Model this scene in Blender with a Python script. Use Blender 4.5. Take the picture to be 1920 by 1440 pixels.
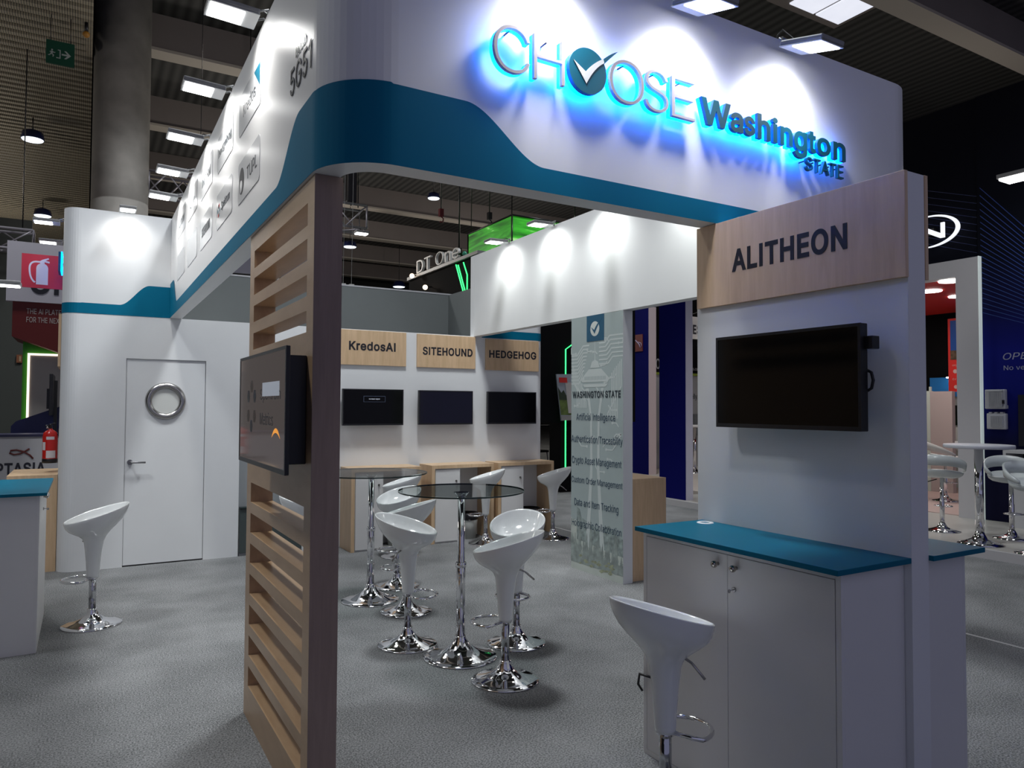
import bpy, bmesh, math, random
from mathutils import Vector, Matrix
for o in list(bpy.data.objects):
    bpy.data.objects.remove(o)
random.seed(7)
SC = bpy.context.scene
COL = SC.collection
PI = math.pi

# ------------------------------------------------------------------ camera
F_PX, YAW, PIT, ROL, CAM_H = 1371.3, 0.52864, 0.032034, 0.004675, 1.6
cy, sy, cp, sp, cr, sr = math.cos(YAW), math.sin(YAW), math.cos(PIT), math.sin(PIT), math.cos(ROL), math.sin(ROL)
fw = Vector((sy*cp, cy*cp, sp))
rt0 = Vector((cy, -sy, 0))
up0 = rt0.cross(fw)
rt = cr*rt0 + sr*up0
up = -sr*rt0 + cr*up0
cam_d = bpy.data.cameras.new('camera')
cam = bpy.data.objects.new('camera', cam_d)
COL.objects.link(cam)
M = Matrix((rt, up, -fw)).transposed().to_4x4()
M.translation = (0, 0, CAM_H)
cam.matrix_world = M
cam_d.sensor_fit = 'HORIZONTAL'
cam_d.sensor_width = 36.0
cam_d.lens = F_PX/1920*36
cam_d.clip_start = 0.05
cam_d.clip_end = 200
SC.camera = cam

# ------------------------------------------------------------------ world, exposure, hall light
SC.view_settings.view_transform = 'Standard'
SC.view_settings.look = 'None'
SC.view_settings.gamma = 1
SC.view_settings.use_curve_mapping = False
SC.view_settings.exposure = 0.15
W = bpy.data.worlds.new('world')
SC.world = W
W.use_nodes = True
W.node_tree.nodes['Background'].inputs[0].default_value = (0.64, 0.66, 1.0, 1)
W.node_tree.nodes['Background'].inputs[1].default_value = 0.24

def light(name, kind, loc, aim, power, color=(1, 1, 1), parent=None, **kw):
    d = bpy.data.lights.new(name, kind)
    d.energy = power
    d.color = color
    for k, v in kw.items():
        setattr(d, k, v)
    o = bpy.data.objects.new(name, d)
    COL.objects.link(o)
    o.location = loc
    dr = Vector(aim) - Vector(loc)
    o.rotation_euler = dr.to_track_quat('-Z', 'Y').to_euler()
    if parent:
        o.parent = parent
        o.location = Vector(loc) - parent.location
    return o

# high-bay hall lighting far overhead (the pendants' own light)
for hx, hy, hp in ((-2.6, 5.6, 880), (2.6, 5.8, 1300), (8.2, 3.2, 260), (8.5, 10.5, 850), (1.5, 13.0, 1000), (-1.5, 11.5, 900)):
    light('hall_light', 'SPOT', (hx, hy, 8.2), (hx, hy, 0), hp, (0.93, 0.97, 1.0),
          spot_size=math.radians(110), spot_blend=0.8, shadow_soft_size=0.5)
# added point lights without fixtures, brightening beams, louvres and column
for hx, hy, hp in ((-4.5, 13.0, 85), (-4.0, 20.0, 120), (2.6, 12.0, 75), (4.0, 19.0, 170), (6.0, 26.0, 220), (10.5, 17.0, 130), (16.0, 9.0, 60), (14.0, 24.0, 220), (-3.0, 28.0, 140), (12.0, 2.5, 40)):
    light('added_uplight', 'POINT', (hx, hy, 7.2 if hx == 2.6 else 5.6), (hx, hy, 0), hp, (1.0, 0.93, 0.85), shadow_soft_size=0.4)

# ------------------------------------------------------------------ materials
MATS = {}
def mat(name, col, rough=0.5, metal=0.0, emit=None, estr=0.0, noise=0.0, nscale=8.0, coat=0.0, alpha=1.0, trans=0.0, spec=0.5, ior=1.45):
    if name in MATS:
        return MATS[name]
    m = bpy.data.materials.new(name)
    m.use_nodes = True
    nt = m.node_tree
    b = nt.nodes['Principled BSDF']
    b.inputs['Base Color'].default_value = (*col, 1)
    b.inputs['Roughness'].default_value = rough
    b.inputs['Metallic'].default_value = metal
    b.inputs['IOR'].default_value = ior
    b.inputs['Specular IOR Level'].default_value = spec
    b.inputs['Coat Weight'].default_value = coat
    b.inputs['Transmission Weight'].default_value = trans
    b.inputs['Alpha'].default_value = alpha
    if emit:
        b.inputs['Emission Color'].default_value = (*emit, 1)
        b.inputs['Emission Strength'].default_value = estr
    if noise:
        n = nt.nodes.new('ShaderNodeTexNoise')
        n.inputs['Scale'].default_value = nscale
        n.inputs['Detail'].default_value = 6
        tc = nt.nodes.new('ShaderNodeTexCoord')
        nt.links.new(tc.outputs['Object'], n.inputs['Vector'])
        r = nt.nodes.new('ShaderNodeValToRGB')
        r.color_ramp.elements[0].position = 0.3
        r.color_ramp.elements[1].position = 0.7
        r.color_ramp.elements[0].color = (*[c*(1-noise) for c in col], 1)
        r.color_ramp.elements[1].color = (*[min(1, c*(1+noise)) for c in col], 1)
        nt.links.new(n.outputs['Fac'], r.inputs['Fac'])
        nt.links.new(r.outputs['Color'], b.inputs['Base Color'])
    MATS[name] = m
    return m

def wood(name, c0, c1, rough=0.42, scale=(1, 1, 1)):
    m = bpy.data.materials.new(name)
    m.use_nodes = True
    nt = m.node_tree
    b = nt.nodes['Principled BSDF']
    b.inputs['Roughness'].default_value = rough
    tc = nt.nodes.new('ShaderNodeTexCoord')
    mp = nt.nodes.new('ShaderNodeMapping')
    mp.inputs['Scale'].default_value = scale
    n = nt.nodes.new('ShaderNodeTexNoise')
    n.inputs['Scale'].default_value = 6
    n.inputs['Detail'].default_value = 8
    n.inputs['Roughness'].default_value = 0.62
    n.inputs['Distortion'].default_value = 0.35
    r = nt.nodes.new('ShaderNodeValToRGB')
    r.color_ramp.elements[0].position = 0.34
    r.color_ramp.elements[1].position = 0.68
    r.color_ramp.elements[0].color = (*c0, 1)
    r.color_ramp.elements[1].color = (*c1, 1)
    nt.links.new(tc.outputs['Object'], mp.inputs['Vector'])
    nt.links.new(mp.outputs['Vector'], n.inputs['Vector'])
    nt.links.new(n.outputs['Fac'], r.inputs['Fac'])
    nt.links.new(r.outputs['Color'], b.inputs['Base Color'])
    MATS[name] = m
    return m

WHITE = mat('painted_white_board', (0.74, 0.75, 0.755), 0.55, noise=0.015, nscale=3)
WHITE_S = mat('satin_white_fascia', (0.80, 0.80, 0.80), 0.32, noise=0.01, nscale=3)
MELA = mat('white_melamine', (0.70, 0.695, 0.685), 0.42, noise=0.012, nscale=4)
BAND = mat('teal_band_paint', (0.001, 0.142, 0.25), 0.6, spec=0.12)
TEALTOP = mat('teal_laminate', (0.003, 0.125, 0.205), 0.42, noise=0.04, nscale=5, spec=0.1)
MAPLE = wood('maple_veneer', (0.56, 0.385, 0.225), (0.67, 0.475, 0.295), 0.40, (5, 5, 0.5))
MAPLE_L = wood('maple_slat_veneer', (0.41, 0.265, 0.150), (0.49, 0.330, 0.195), 0.34, (4, 0.6, 2.5))
GLOSSW = mat('glossy_white_shell', (0.78, 0.80, 0.80), 0.12, coat=0.6)
CHROME = mat('chrome', (0.80, 0.80, 0.82), 0.06, 1.0)
STEEL = mat('brushed_steel', (0.42, 0.41, 0.40), 0.25, 1.0)
NICKEL = mat('nickel_knob', (0.45, 0.42, 0.38), 0.22, 1.0)
def tinted_glass(name, col):
    m = bpy.data.materials.new(name)
    m.use_nodes = True
    nt = m.node_tree
    nt.nodes.clear()
    out = nt.nodes.new('ShaderNodeOutputMaterial')
    mx = nt.nodes.new('ShaderNodeMixShader')
    tr_ = nt.nodes.new('ShaderNodeBsdfTransparent'); tr_.inputs[0].default_value = (*col, 1)
    gl = nt.nodes.new('ShaderNodeBsdfGlossy'); gl.inputs['Roughness'].default_value = 0.03
    fr_ = nt.nodes.new('ShaderNodeFresnel'); fr_.inputs['IOR'].default_value = 1.28
    ge = nt.nodes.new('ShaderNodeNewGeometry')
    iv = nt.nodes.new('ShaderNodeMath'); iv.operation = 'SUBTRACT'; iv.inputs[0].default_value = 1.0
    ml = nt.nodes.new('ShaderNodeMath'); ml.operation = 'MULTIPLY'
    nt.links.new(ge.outputs['Backfacing'], iv.inputs[1]); nt.links.new(iv.outputs[0], ml.inputs[0]); nt.links.new(fr_.outputs[0], ml.inputs[1])
    nt.links.new(ml.outputs[0], mx.inputs[0]); nt.links.new(tr_.outputs[0], mx.inputs[1]); nt.links.new(gl.outputs[0], mx.inputs[2])
    nt.links.new(mx.outputs[0], out.inputs[0])
    return m
SMOKE = tinted_glass('smoked_table_glass', (0.76, 0.80, 0.79))
GEDGE = mat('glass_edge', (0.02, 0.035, 0.035), 0.1)
BLACK = mat('black_plastic', (0.012, 0.012, 0.014), 0.35)
SCREEN = mat('black_screen', (0.003, 0.003, 0.003), 0.10, spec=0.25)
INK = mat('black_vinyl', (0.012, 0.012, 0.02), 0.5)
INK_G = mat('dark_grey_vinyl', (0.02, 0.03, 0.04), 0.45)
DARKLINE = mat('dark_gap', (0.03, 0.03, 0.03), 0.8)
LENS = mat('lit_led_lens', (1, 1, 1), 0.4, emit=(1.0, 0.99, 0.96), estr=9.0)
HOUSING = mat('floodlight_housing', (0.22, 0.22, 0.22), 0.45, 0.2)
HOUSING_W = mat('floodlight_bezel', (0.45, 0.46, 0.47), 0.3, 0.1)
LETGREY = mat('letter_lilac_grey', (0.43, 0.39, 0.43), 0.5)
LETTEAL = mat('letter_teal', (0.004, 0.105, 0.17), 0.45)
LEDBLUE = mat('blue_led_backlight', (0, 0.1, 1), 0.5, emit=(0.0, 0.19, 1.0), estr=15.0)
GREYWALL = mat('grey_backs_of_stand', (0.15, 0.165, 0.165), 0.7, noise=0.06, nscale=1.2)
CONC = mat('concrete', (0.19, 0.18, 0.165), 0.85, noise=0.22, nscale=2.2)
BEAM = mat('painted_beam', (0.20, 0.175, 0.165), 0.8, noise=0.05, nscale=1)
BEAMLIP = mat('beam_flange', (0.42, 0.38, 0.33), 0.8)
NAVY = mat('navy_panel', (0.003, 0.004, 0.10), 0.8, spec=0.1)
RED = mat('red_panel', (0.55, 0.02, 0.015), 0.5)
TRUSS = mat('grey_truss_metal', (0.30, 0.29, 0.33), 0.45, 0.5)

# ------------------------------------------------------------------ mesh builder
class B:
    def __init__(s):
        s.v = []; s.f = []; s.sm = []
    def add(s, vs, fs, smooth=False):
        k = len(s.v)
        s.v += [tuple(p) for p in vs]
        s.f += [tuple(i+k for i in f) for f in fs]
        s.sm += [smooth]*len(fs)
        return s
    def box(s, x0, x1, y0, y1, z0, z1):
        return s.add([(x0, y0, z0), (x1, y0, z0), (x1, y1, z0), (x0, y1, z0), (x0, y0, z1), (x1, y0, z1), (x1, y1, z1), (x0, y1, z1)],
                     [(3, 2, 1, 0), (4, 5, 6, 7), (0, 1, 5, 4), (1, 2, 6, 5), (2, 3, 7, 6), (3, 0, 4, 7)])
    def lathe(s, prof, cx=0, cyy=0, n=32, smooth=True, cap0=True, cap1=True):
        vs = []
        for r, z in prof:
            for i in range(n):
                a = 2*PI*i/n
                vs.append((cx+r*math.cos(a), cyy+r*math.sin(a), z))
        fs = []
        for k in range(len(prof)-1):
            for i in range(n):
                j = (i+1) % n
                fs.append((k*n+i, k*n+j, (k+1)*n+j, (k+1)*n+i))
        s.add(vs, fs, smooth)
        m = len(s.v)-len(vs)
        if cap0:
            s.f.append(tuple(m+i for i in reversed(range(n)))); s.sm.append(False)
        if cap1:
            s.f.append(tuple(m+(len(prof)-1)*n+i for i in range(n))); s.sm.append(False)
        return s
    def tube(s, pts, r, n=10, closed=False, caps=True):
        pts = [Vector(p) for p in pts]
        m = len(pts)
        vs = []
        nrm = None
        for i, p in enumerate(pts):
            if closed:
                t = pts[(i+1) % m]-pts[i-1]
            else:
                t = pts[min(i+1, m-1)]-pts[max(i-1, 0)]
            t.normalize()
            if nrm is None:
                a = Vector((0, 0, 1)) if abs(t.z) < 0.9 else Vector((1, 0, 0))
                nrm = (a-t*a.dot(t)).normalized()
            else:
                nrm = (nrm-t*nrm.dot(t)).normalized()
            bn = t.cross(nrm)
            for k in range(n):
                a = 2*PI*k/n
                vs.append(p+nrm*(r*math.cos(a))+bn*(r*math.sin(a)))
        fs = []
        for i in range(m if closed else m-1):
            i2 = (i+1) % m
            for k in range(n):
                k2 = (k+1) % n
                fs.append((i*n+k, i*n+k2, i2*n+k2, i2*n+k))
        s.add(vs, fs, True)
        if caps and not closed:
            b = len(s.v)-len(vs)
            s.f.append(tuple(b+k for k in reversed(range(n)))); s.sm.append(False)
            s.f.append(tuple(b+(m-1)*n+k for k in range(n))); s.sm.append(False)
        return s
    def prism(s, poly, fn, d0, d1):
        n = len(poly)
        vs = [fn(u, v, d0) for u, v in poly]+[fn(u, v, d1) for u, v in poly]
        fs = [tuple(range(n-1, -1, -1)), tuple(range(n, 2*n))]
        for i in range(n):
            j = (i+1) % n
            fs.append((i, j, n+j, n+i))
        return s.add(vs, fs)
    def sphere(s, c, r, n=14, m=8, sc=(1, 1, 1)):
        prof = [(r*math.sin(PI*k/m), -r*math.cos(PI*k/m)) for k in range(m+1)]
        vs = []
        for rr, z in prof:
            for i in range(n):
                a = 2*PI*i/n
                vs.append((c[0]+sc[0]*rr*math.cos(a), c[1]+sc[1]*rr*math.sin(a), c[2]+sc[2]*z))
        fs = [(k*n+i, k*n+(i+1) % n, (k+1)*n+(i+1) % n, (k+1)*n+i) for k in range(m) for i in range(n)]
        return s.add(vs, fs, True)

def build(name, b, m, parent=None, bevel=0.0, seg=2, local=False, root=None):
    """one mesh object; world coordinates unless local"""
    off = Vector((0, 0, 0))
    if parent is not None and not local:
        q = parent
        while q.parent is not None:
            q = q.parent
        off = q.location.copy() if q.type == 'EMPTY' else Vector((0, 0, 0))
    me = bpy.data.meshes.new(name)
    me.from_pydata([(p[0]-off.x, p[1]-off.y, p[2]-off.z) for p in b.v], [], b.f)
    me.polygons.foreach_set('use_smooth', b.sm)
    bm = bmesh.new()
    bm.from_mesh(me)
    bmesh.ops.remove_doubles(bm, verts=bm.verts, dist=1e-6)
    bmesh.ops.recalc_face_normals(bm, faces=bm.faces)
    if bevel:
        ed = [e for e in bm.edges if len(e.link_faces) == 2 and e.calc_face_angle(0) > 0.6]
        bmesh.ops.bevel(bm, geom=ed, offset=bevel, segments=seg, profile=0.5, affect='EDGES', clamp_overlap=True)
    bm.to_mesh(me)
    bm.free()
    me.materials.append(m)
    o = bpy.data.objects.new(name, me)
    COL.objects.link(o)
    if parent is not None:
        o.parent = parent
    return o

def thing(name, label, cat, loc=(0, 0, 0), rz=0.0, group=None):
    o = bpy.data.objects.new(name, None)
    COL.objects.link(o)
    o.empty_display_size = 0.1
    o.location = loc
    o.rotation_euler = (0, 0, rz)
    return tag(o, label, cat, group)

def tag(o, label, cat, group=None):
    o['label'] = label
    o['category'] = cat
    if group:
        o['group'] = group
    return o

def struct(name, b, m, parent=None, bevel=0.0):
    o = build(name, b, m, parent, bevel)
    if parent is None:
        o['kind'] = 'structure'
    return o

def copy_tree(o, parent=None):
    c = o.copy()
    COL.objects.link(c)
    if parent is not None:
        c.parent = parent
        c.matrix_parent_inverse = Matrix.Identity(4)
    for ch in [x for x in o.children]:
        copy_tree(ch, c)
    return c

# letter outlines (advance, contours) in thousandths of an em: regular, bold and light
GLYPHS = {
 'R': {
  '-': (453, '337,244 337,188 114,188 114,244'),
  '.': (188, '95,-4 83,-3 73,1 63,9 55,18 51,29 50,41 51,53 55,64 63,73 73,81 83,85 95,87 107,85 118,81 128,73 135,64 140,53 141,41 140,29 135,18 128,9 118,1 107,-3'),
  '/': (249, '235,533 71,-76 14,-76 178,533'),
  '1': (300, '238,509 238,0 174,0 174,440 60,360 60,425 176,509'),
  '2': (453, '64,0 64,47 234,229 252,248 282,282 294,298 303,312 311,327 316,341 319,356 320,371 319,389 315,405 308,419 298,431 287,441 273,449 258,455 241,458 224,460 205,458 188,454 172,447 159,438 148,427 139,413 132,398 128,381 127,362 66,362 68,391 75,418 86,442 102,464 121,482 143,496 168,507 196,513 225,516 254,513 281,507 306,497 328,482 346,465 361,445 372,423 379,398 381,372 380,354 377,336 371,318 363,299 351,280 336,259 317,235 294,209 267,180 153,60 153,57 389,57 389,0'),
  '3': (453, '218,-7 188,-5 159,1 133,10 108,22 88,38 70,57 57,79 48,104 44,132 109,132 112,115 118,100 126,87 137,76 150,66 165,59 182,54 200,51 219,50 239,51 258,55 275,61 291,69 304,80 315,93 323,108 328,125 329,145 328,163 323,180 316,196 306,211 292,223 275,234 254,241 229,246 201,248 157,248 157,299 288,448 288,452 70,452 70,509 372,509 372,461 211,278 211,289 247,290 279,286 308,276 333,262 354,244 371,222 383,198 391,173 393,145 390,116 383,90 370,66 354,45 333,27 309,12 281,2 251,-5'),
  '4': (453, '40,105 40,158 247,509 311,509 109,166 109,163 413,163 413,105|282,0 282,318 343,318 343,0'),
  '5': (453, '221,-7 192,-5 165,1 140,11 118,25 99,41 83,60 71,82 63,105 60,130 122,130 125,115 130,102 138,89 148,78 160,68 173,60 188,54 204,51 221,50 241,51 259,56 276,64 291,75 304,89 314,104 322,122 326,141 328,162 326,183 321,203 314,221 303,237 290,251 275,262 257,270 238,275 218,277 201,276 184,273 167,268 152,262 139,255 128,246 67,253 96,509 366,509 366,452 151,452 134,301 136,301 148,311 162,318 178,325 194,330 212,333 229,334 252,332 274,328 294,321 313,311 330,299 345,285 358,269 370,251 379,231 386,210 390,187 391,163 388,132 381,102 369,76 352,52 332,32 309,15 282,3 253,-4'),
  'A': (480, '16,0 201,509 276,509 463,0 395,0 287,302 280,323 272,346 244,438 232,478 245,478 233,437 222,402 213,371 204,345 191,302 85,0|110,142 110,199 370,199 370,142'),
  'B': (456, '60,0 60,509 241,509 274,507 304,501 329,491 350,477 367,461 381,442 390,421 396,398 398,374 397,353 393,336 387,320 378,307 368,295 356,286 343,278 329,272 315,267 315,262 331,260 347,254 363,245 378,234 391,220 402,203 411,184 416,161 418,136 416,111 410,88 400,67 386,48 368,31 344,18 317,8 284,2 247,0|125,57 245,57 281,60 309,67 330,80 344,96 353,115 355,137 354,153 350,169 342,184 333,197 320,209 306,218 289,225 269,229 248,231 125,231|125,285 238,285 256,287 273,290 288,296 302,304 314,314 323,326 330,340 335,355 336,372 333,393 326,412 313,429 294,442 270,449 240,452 125,452'),
  'C': (510, '267,-7 225,-3 186,7 150,25 119,49 92,79 70,115 53,157 44,203 40,254 44,305 53,352 70,393 92,429 119,459 150,484 186,501 225,512 267,516 293,514 317,511 340,504 362,496 383,485 402,471 419,456 435,438 448,418 459,397 467,373 473,348 408,348 404,365 397,380 389,395 380,407 369,418 357,428 344,437 330,444 315,449 300,453 284,455 267,456 237,453 209,445 184,432 161,414 141,391 125,364 113,332 106,295 103,254 106,213 113,177 125,145 141,117 161,94 184,76 210,63 237,56 267,53 284,54 300,56 315,60 330,65 344,72 357,81 369,90 380,102 389,114 397,128 404,144 408,160 473,160 467,135 459,112 448,91 435,71 420,53 402,38 383,24 363,13 341,5 317,-2 293,-6'),
  'D': (502, '219,0 96,0 96,57 215,57 254,60 288,68 318,81 343,99 363,122 379,149 390,181 397,216 399,255 397,294 390,329 379,361 364,388 344,410 320,428 291,441 258,449 221,452 93,452 93,509 225,509 273,505 315,495 353,478 385,455 412,426 433,391 449,351 458,306 462,255 458,205 449,159 433,119 411,83 384,54 351,31 312,14 268,3|125,509 125,0 60,0 60,509'),
  'E': (419, '60,0 60,509 372,509 372,452 125,452 125,286 355,286 355,229 125,229 125,57 375,57 375,0'),
  'F': (410, '60,0 60,509 369,509 369,452 125,452 125,278 346,278 346,221 125,221 125,0'),
  'G': (520, '269,-7 225,-3 185,7 149,25 118,49 91,79 69,116 53,157 43,203 40,254 43,305 53,352 69,393 91,429 117,459 149,484 184,501 223,512 265,516 291,514 316,510 340,504 363,494 384,483 403,469 421,453 436,436 449,416 460,395 468,373 474,349 408,349 402,365 395,379 387,393 378,406 368,417 356,427 344,436 330,443 300,453 283,455 265,456 236,453 209,445 183,432 160,414 141,392 125,364 113,332 106,295 103,254 106,213 113,177 125,145 141,117 161,95 184,76 210,63 238,56 269,53 296,55 322,61 345,71 365,85 382,102 396,123 407,147 413,173 415,202 434,199 283,199 283,256 478,256 478,200 475,160 466,124 451,91 431,62 406,38 377,19 344,5 308,-4'),
  'H': (517, '60,0 60,509 125,509 125,289 392,289 392,509 457,509 457,0 392,0 392,232 125,232 125,0'),
  'I': (185, '61,0 61,509 124,509 124,0'),
  'K': (467, '104,145 104,216 128,246 139,261 151,275 162,289 174,303 187,317 199,331 212,344 364,509 448,509 231,276 228,276|60,0 60,509 125,509 125,334 124,225 125,193 125,0|372,0 188,259 228,309 449,0'),
  'L': (393, '60,0 60,509 125,509 125,57 361,57 361,0'),
  'M': (628, '60,0 60,509 152,509 277,187 284,170 287,159 315,71 319,60 322,49 307,49 311,59 314,71 346,169 352,187 476,509 568,509 568,0 504,0 504,327 505,340 505,369 506,413 506,428 507,443 507,457 513,457 498,409 492,393 477,348 467,322 463,310 456,291 342,0 286,0 170,291 140,376 134,392 124,424 112,457 119,457 119,444 120,430 120,401 121,386 121,372 122,328 122,0'),
  'N': (523, '60,0 60,509 136,509 343,183 349,174 355,163 363,151 371,137 379,122 388,107 396,90 405,73 414,55 405,54 403,72 399,142 399,509 463,509 463,0 387,0 202,290 194,303 186,317 177,331 168,346 159,363 148,381 108,452 119,454 124,345 124,328 125,313 125,0'),
  'O': (533, '267,-7 225,-3 186,7 150,25 119,49 92,79 70,115 53,157 44,203 40,254 44,305 53,352 70,393 92,429 119,459 150,484 186,501 225,512 267,516 309,512 348,501 384,484 415,459 442,429 464,393 480,352 490,305 493,254 490,203 480,157 464,115 442,79 415,49 384,25 348,7 309,-3|267,53 296,55 324,63 349,76 372,94 392,116 408,144 420,176 428,213 430,254 428,295 420,332 408,365 392,392 372,415 349,433 324,446 296,453 267,456 237,453 210,445 184,433 161,415 142,392 125,364 113,332 106,295 103,254 106,213 113,176 125,144 142,117 161,94 184,76 210,63 237,55'),
  'P': (445, '60,0 60,509 235,509 272,506 305,499 332,487 356,471 375,452 390,430 400,404 407,377 409,348 407,318 400,291 390,265 375,243 356,223 332,207 305,195 272,188 235,186 109,186 109,242 233,242 257,244 279,248 297,256 312,266 324,279 333,294 339,310 343,328 344,348 343,367 339,385 333,402 324,416 312,428 297,439 279,446 257,451 232,452 125,452 125,0'),
  'R': (449, '60,0 60,509 236,509 273,506 305,500 333,489 356,473 376,455 390,433 401,408 407,381 409,352 407,323 401,296 390,271 376,250 356,232 333,217 305,206 273,200 236,198 96,198 96,255 234,255 258,256 280,260 298,267 313,276 325,287 334,300 340,316 344,333 345,352 344,371 340,389 334,405 325,419 313,430 298,440 279,446 258,451 233,452 125,452 125,0|353,0 230,229 303,229 428,0'),
  'S': (447, '224,-9 188,-7 156,-1 128,9 102,23 81,40 64,60 51,83 42,109 38,137 104,137 108,118 114,102 123,88 136,76 150,66 166,59 185,53 204,50 224,49 246,50 267,54 286,60 303,69 317,79 329,92 338,106 344,122 346,139 344,154 340,168 332,179 322,189 310,197 296,205 263,217 184,239 145,253 112,269 86,289 67,313 56,341 52,372 54,400 62,425 75,448 92,468 113,484 138,498 165,508 195,514 227,516 259,514 289,508 316,498 340,484 360,468 377,449 390,427 398,403 401,378 337,378 332,402 320,421 302,437 280,449 254,456 225,459 204,457 185,454 167,448 152,440 139,430 129,418 121,405 117,391 115,376 117,359 122,345 131,334 142,324 155,315 169,308 184,302 198,297 212,293 279,275 295,270 312,264 344,248 359,238 372,226 384,213 395,198 402,180 407,161 408,139 406,112 399,87 386,64 370,43 349,25 323,11 294,0 261,-7'),
  'T': (449, '32,452 32,509 417,509 417,452 257,452 257,0 193,0 193,452'),
  'U': (517, '259,-8 220,-6 186,2 154,15 126,33 103,55 85,80 71,108 63,140 60,173 60,509 124,509 124,178 126,155 132,133 141,113 153,95 169,80 187,68 208,59 232,53 259,52 285,53 309,59 331,68 349,80 364,95 377,113 385,133 391,155 393,178 393,509 457,509 457,173 454,140 446,108 433,80 414,55 391,33 363,15 332,2 297,-6'),
  'X': (474, '18,0 217,284 217,236 29,509 104,509 178,400 188,386 196,373 223,329 230,318 236,305 243,292 232,292 239,305 246,317 252,329 280,373 288,386 298,400 374,509 446,509 259,239 259,287 456,0 382,0 292,129 237,218 230,231 244,231 238,219 213,176 206,166 182,129 91,0'),
  'a': (389, '160,-9 137,-7 115,-3 94,5 76,15 60,29 48,45 38,63 32,84 30,108 32,128 36,146 43,161 53,174 64,184 78,193 92,200 108,206 125,211 178,220 200,223 257,231 265,235 271,240 274,246 275,272 272,285 267,297 260,307 251,315 240,322 227,327 212,330 196,331 178,330 163,327 149,322 137,316 127,309 118,301 110,292 104,283 100,274 41,291 51,313 64,331 79,346 95,358 114,368 133,375 153,380 173,383 194,384 208,384 223,382 239,379 255,375 271,369 286,360 300,350 312,336 322,320 330,301 335,278 337,251 337,0 277,0 277,52 272,52 267,43 260,34 252,25 242,16 229,8 215,1 199,-4 181,-7|170,45 192,47 211,51 228,59 242,68 254,80 263,93 270,108 274,122 276,138 276,190 267,184 221,174 210,173 200,171 161,166 147,163 134,159 122,153 112,147 103,139 97,130 93,118 92,105 93,93 96,82 102,72 109,64 119,57 130,52 142,48 156,46'),
  'b': (424, '229,-8 208,-7 189,-3 172,4 159,12 147,21 138,31 123,50 118,59 112,59 112,0 53,0 53,509 114,509 114,319 118,319 123,327 130,336 137,346 147,355 158,364 171,373 188,379 207,383 229,384 259,382 287,374 313,361 335,342 354,320 370,293 381,261 388,227 390,189 388,151 381,116 370,84 355,57 336,34 313,16 288,3 260,-6|220,47 242,49 262,55 279,66 294,80 306,97 316,117 323,139 327,163 328,189 327,215 323,239 316,261 307,281 295,298 280,311 262,322 243,328 220,330 198,328 178,322 161,312 147,299 134,282 125,263 118,241 114,216 113,189 114,162 118,138 125,115 135,95 147,78 162,65 179,55 198,49'),
  'c': (396, '207,-8 174,-5 144,3 117,16 93,35 72,58 56,85 44,116 37,150 34,187 37,225 44,260 56,291 72,318 93,341 117,360 144,374 174,382 207,384 226,384 243,381 260,377 276,371 291,364 305,356 318,346 330,335 340,322 349,308 356,293 362,277 303,262 300,272 290,289 278,304 270,311 252,321 242,325 231,328 207,330 184,328 163,321 145,310 130,296 118,278 108,258 102,236 98,212 96,187 98,163 102,139 108,117 118,97 130,80 145,66 163,55 184,49 207,46 220,47 232,49 253,55 262,60 271,66 279,73 292,89 297,98 301,107 304,117 363,102 357,86 350,70 341,56 331,43 319,32 306,21 292,12 277,5 261,-1 244,-5 226,-7'),
  'd': (424, '195,-8 165,-6 137,3 111,16 89,34 70,57 55,84 43,116 36,151 34,189 36,227 43,261 55,293 70,320 89,342 112,361 137,374 165,382 196,384 218,383 237,379 253,373 267,364 278,355 287,346 295,336 306,319 311,319 311,509 372,509 372,0 313,0 313,59 307,59 295,41 287,31 277,21 266,12 252,4 236,-3 217,-7|205,47 226,49 246,55 263,65 278,78 290,95 299,115 306,138 310,162 312,189 310,216 306,241 300,263 290,282 278,299 263,312 246,322 227,328 205,330 182,328 162,322 145,311 130,298 118,281 108,261 102,239 98,215 96,189 98,163 102,139 109,117 118,97 130,80 145,66 162,55 182,49'),
  'e': (404, '212,-8 177,-5 145,3 117,16 92,35 72,58 56,85 44,116 37,150 34,187 36,224 44,258 55,290 71,317 91,340 115,359 142,373 172,382 205,384 226,383 246,380 266,374 285,366 303,355 319,341 334,324 347,305 357,282 365,256 370,227 371,194 371,169 75,169 75,221 338,221 310,202 308,226 304,248 298,269 288,286 277,301 263,314 246,323 227,328 205,330 183,328 164,323 146,313 131,301 119,286 109,270 102,251 97,231 96,211 96,178 98,151 102,127 110,106 121,88 135,73 151,61 169,53 190,48 212,46 227,47 241,49 254,53 265,58 276,65 285,73 294,82 306,105 365,91 358,72 348,55 335,39 320,26 302,14 283,4 261,-3 237,-7'),
  'f': (254, '228,379 228,327 6,327 6,379|81,0 81,432 82,452 87,470 96,486 107,499 120,510 135,519 152,525 169,529 187,530 201,530 212,529 243,521 227,468 202,474 195,474 178,472 164,468 154,460 147,449 143,435 142,419 142,0'),
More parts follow.
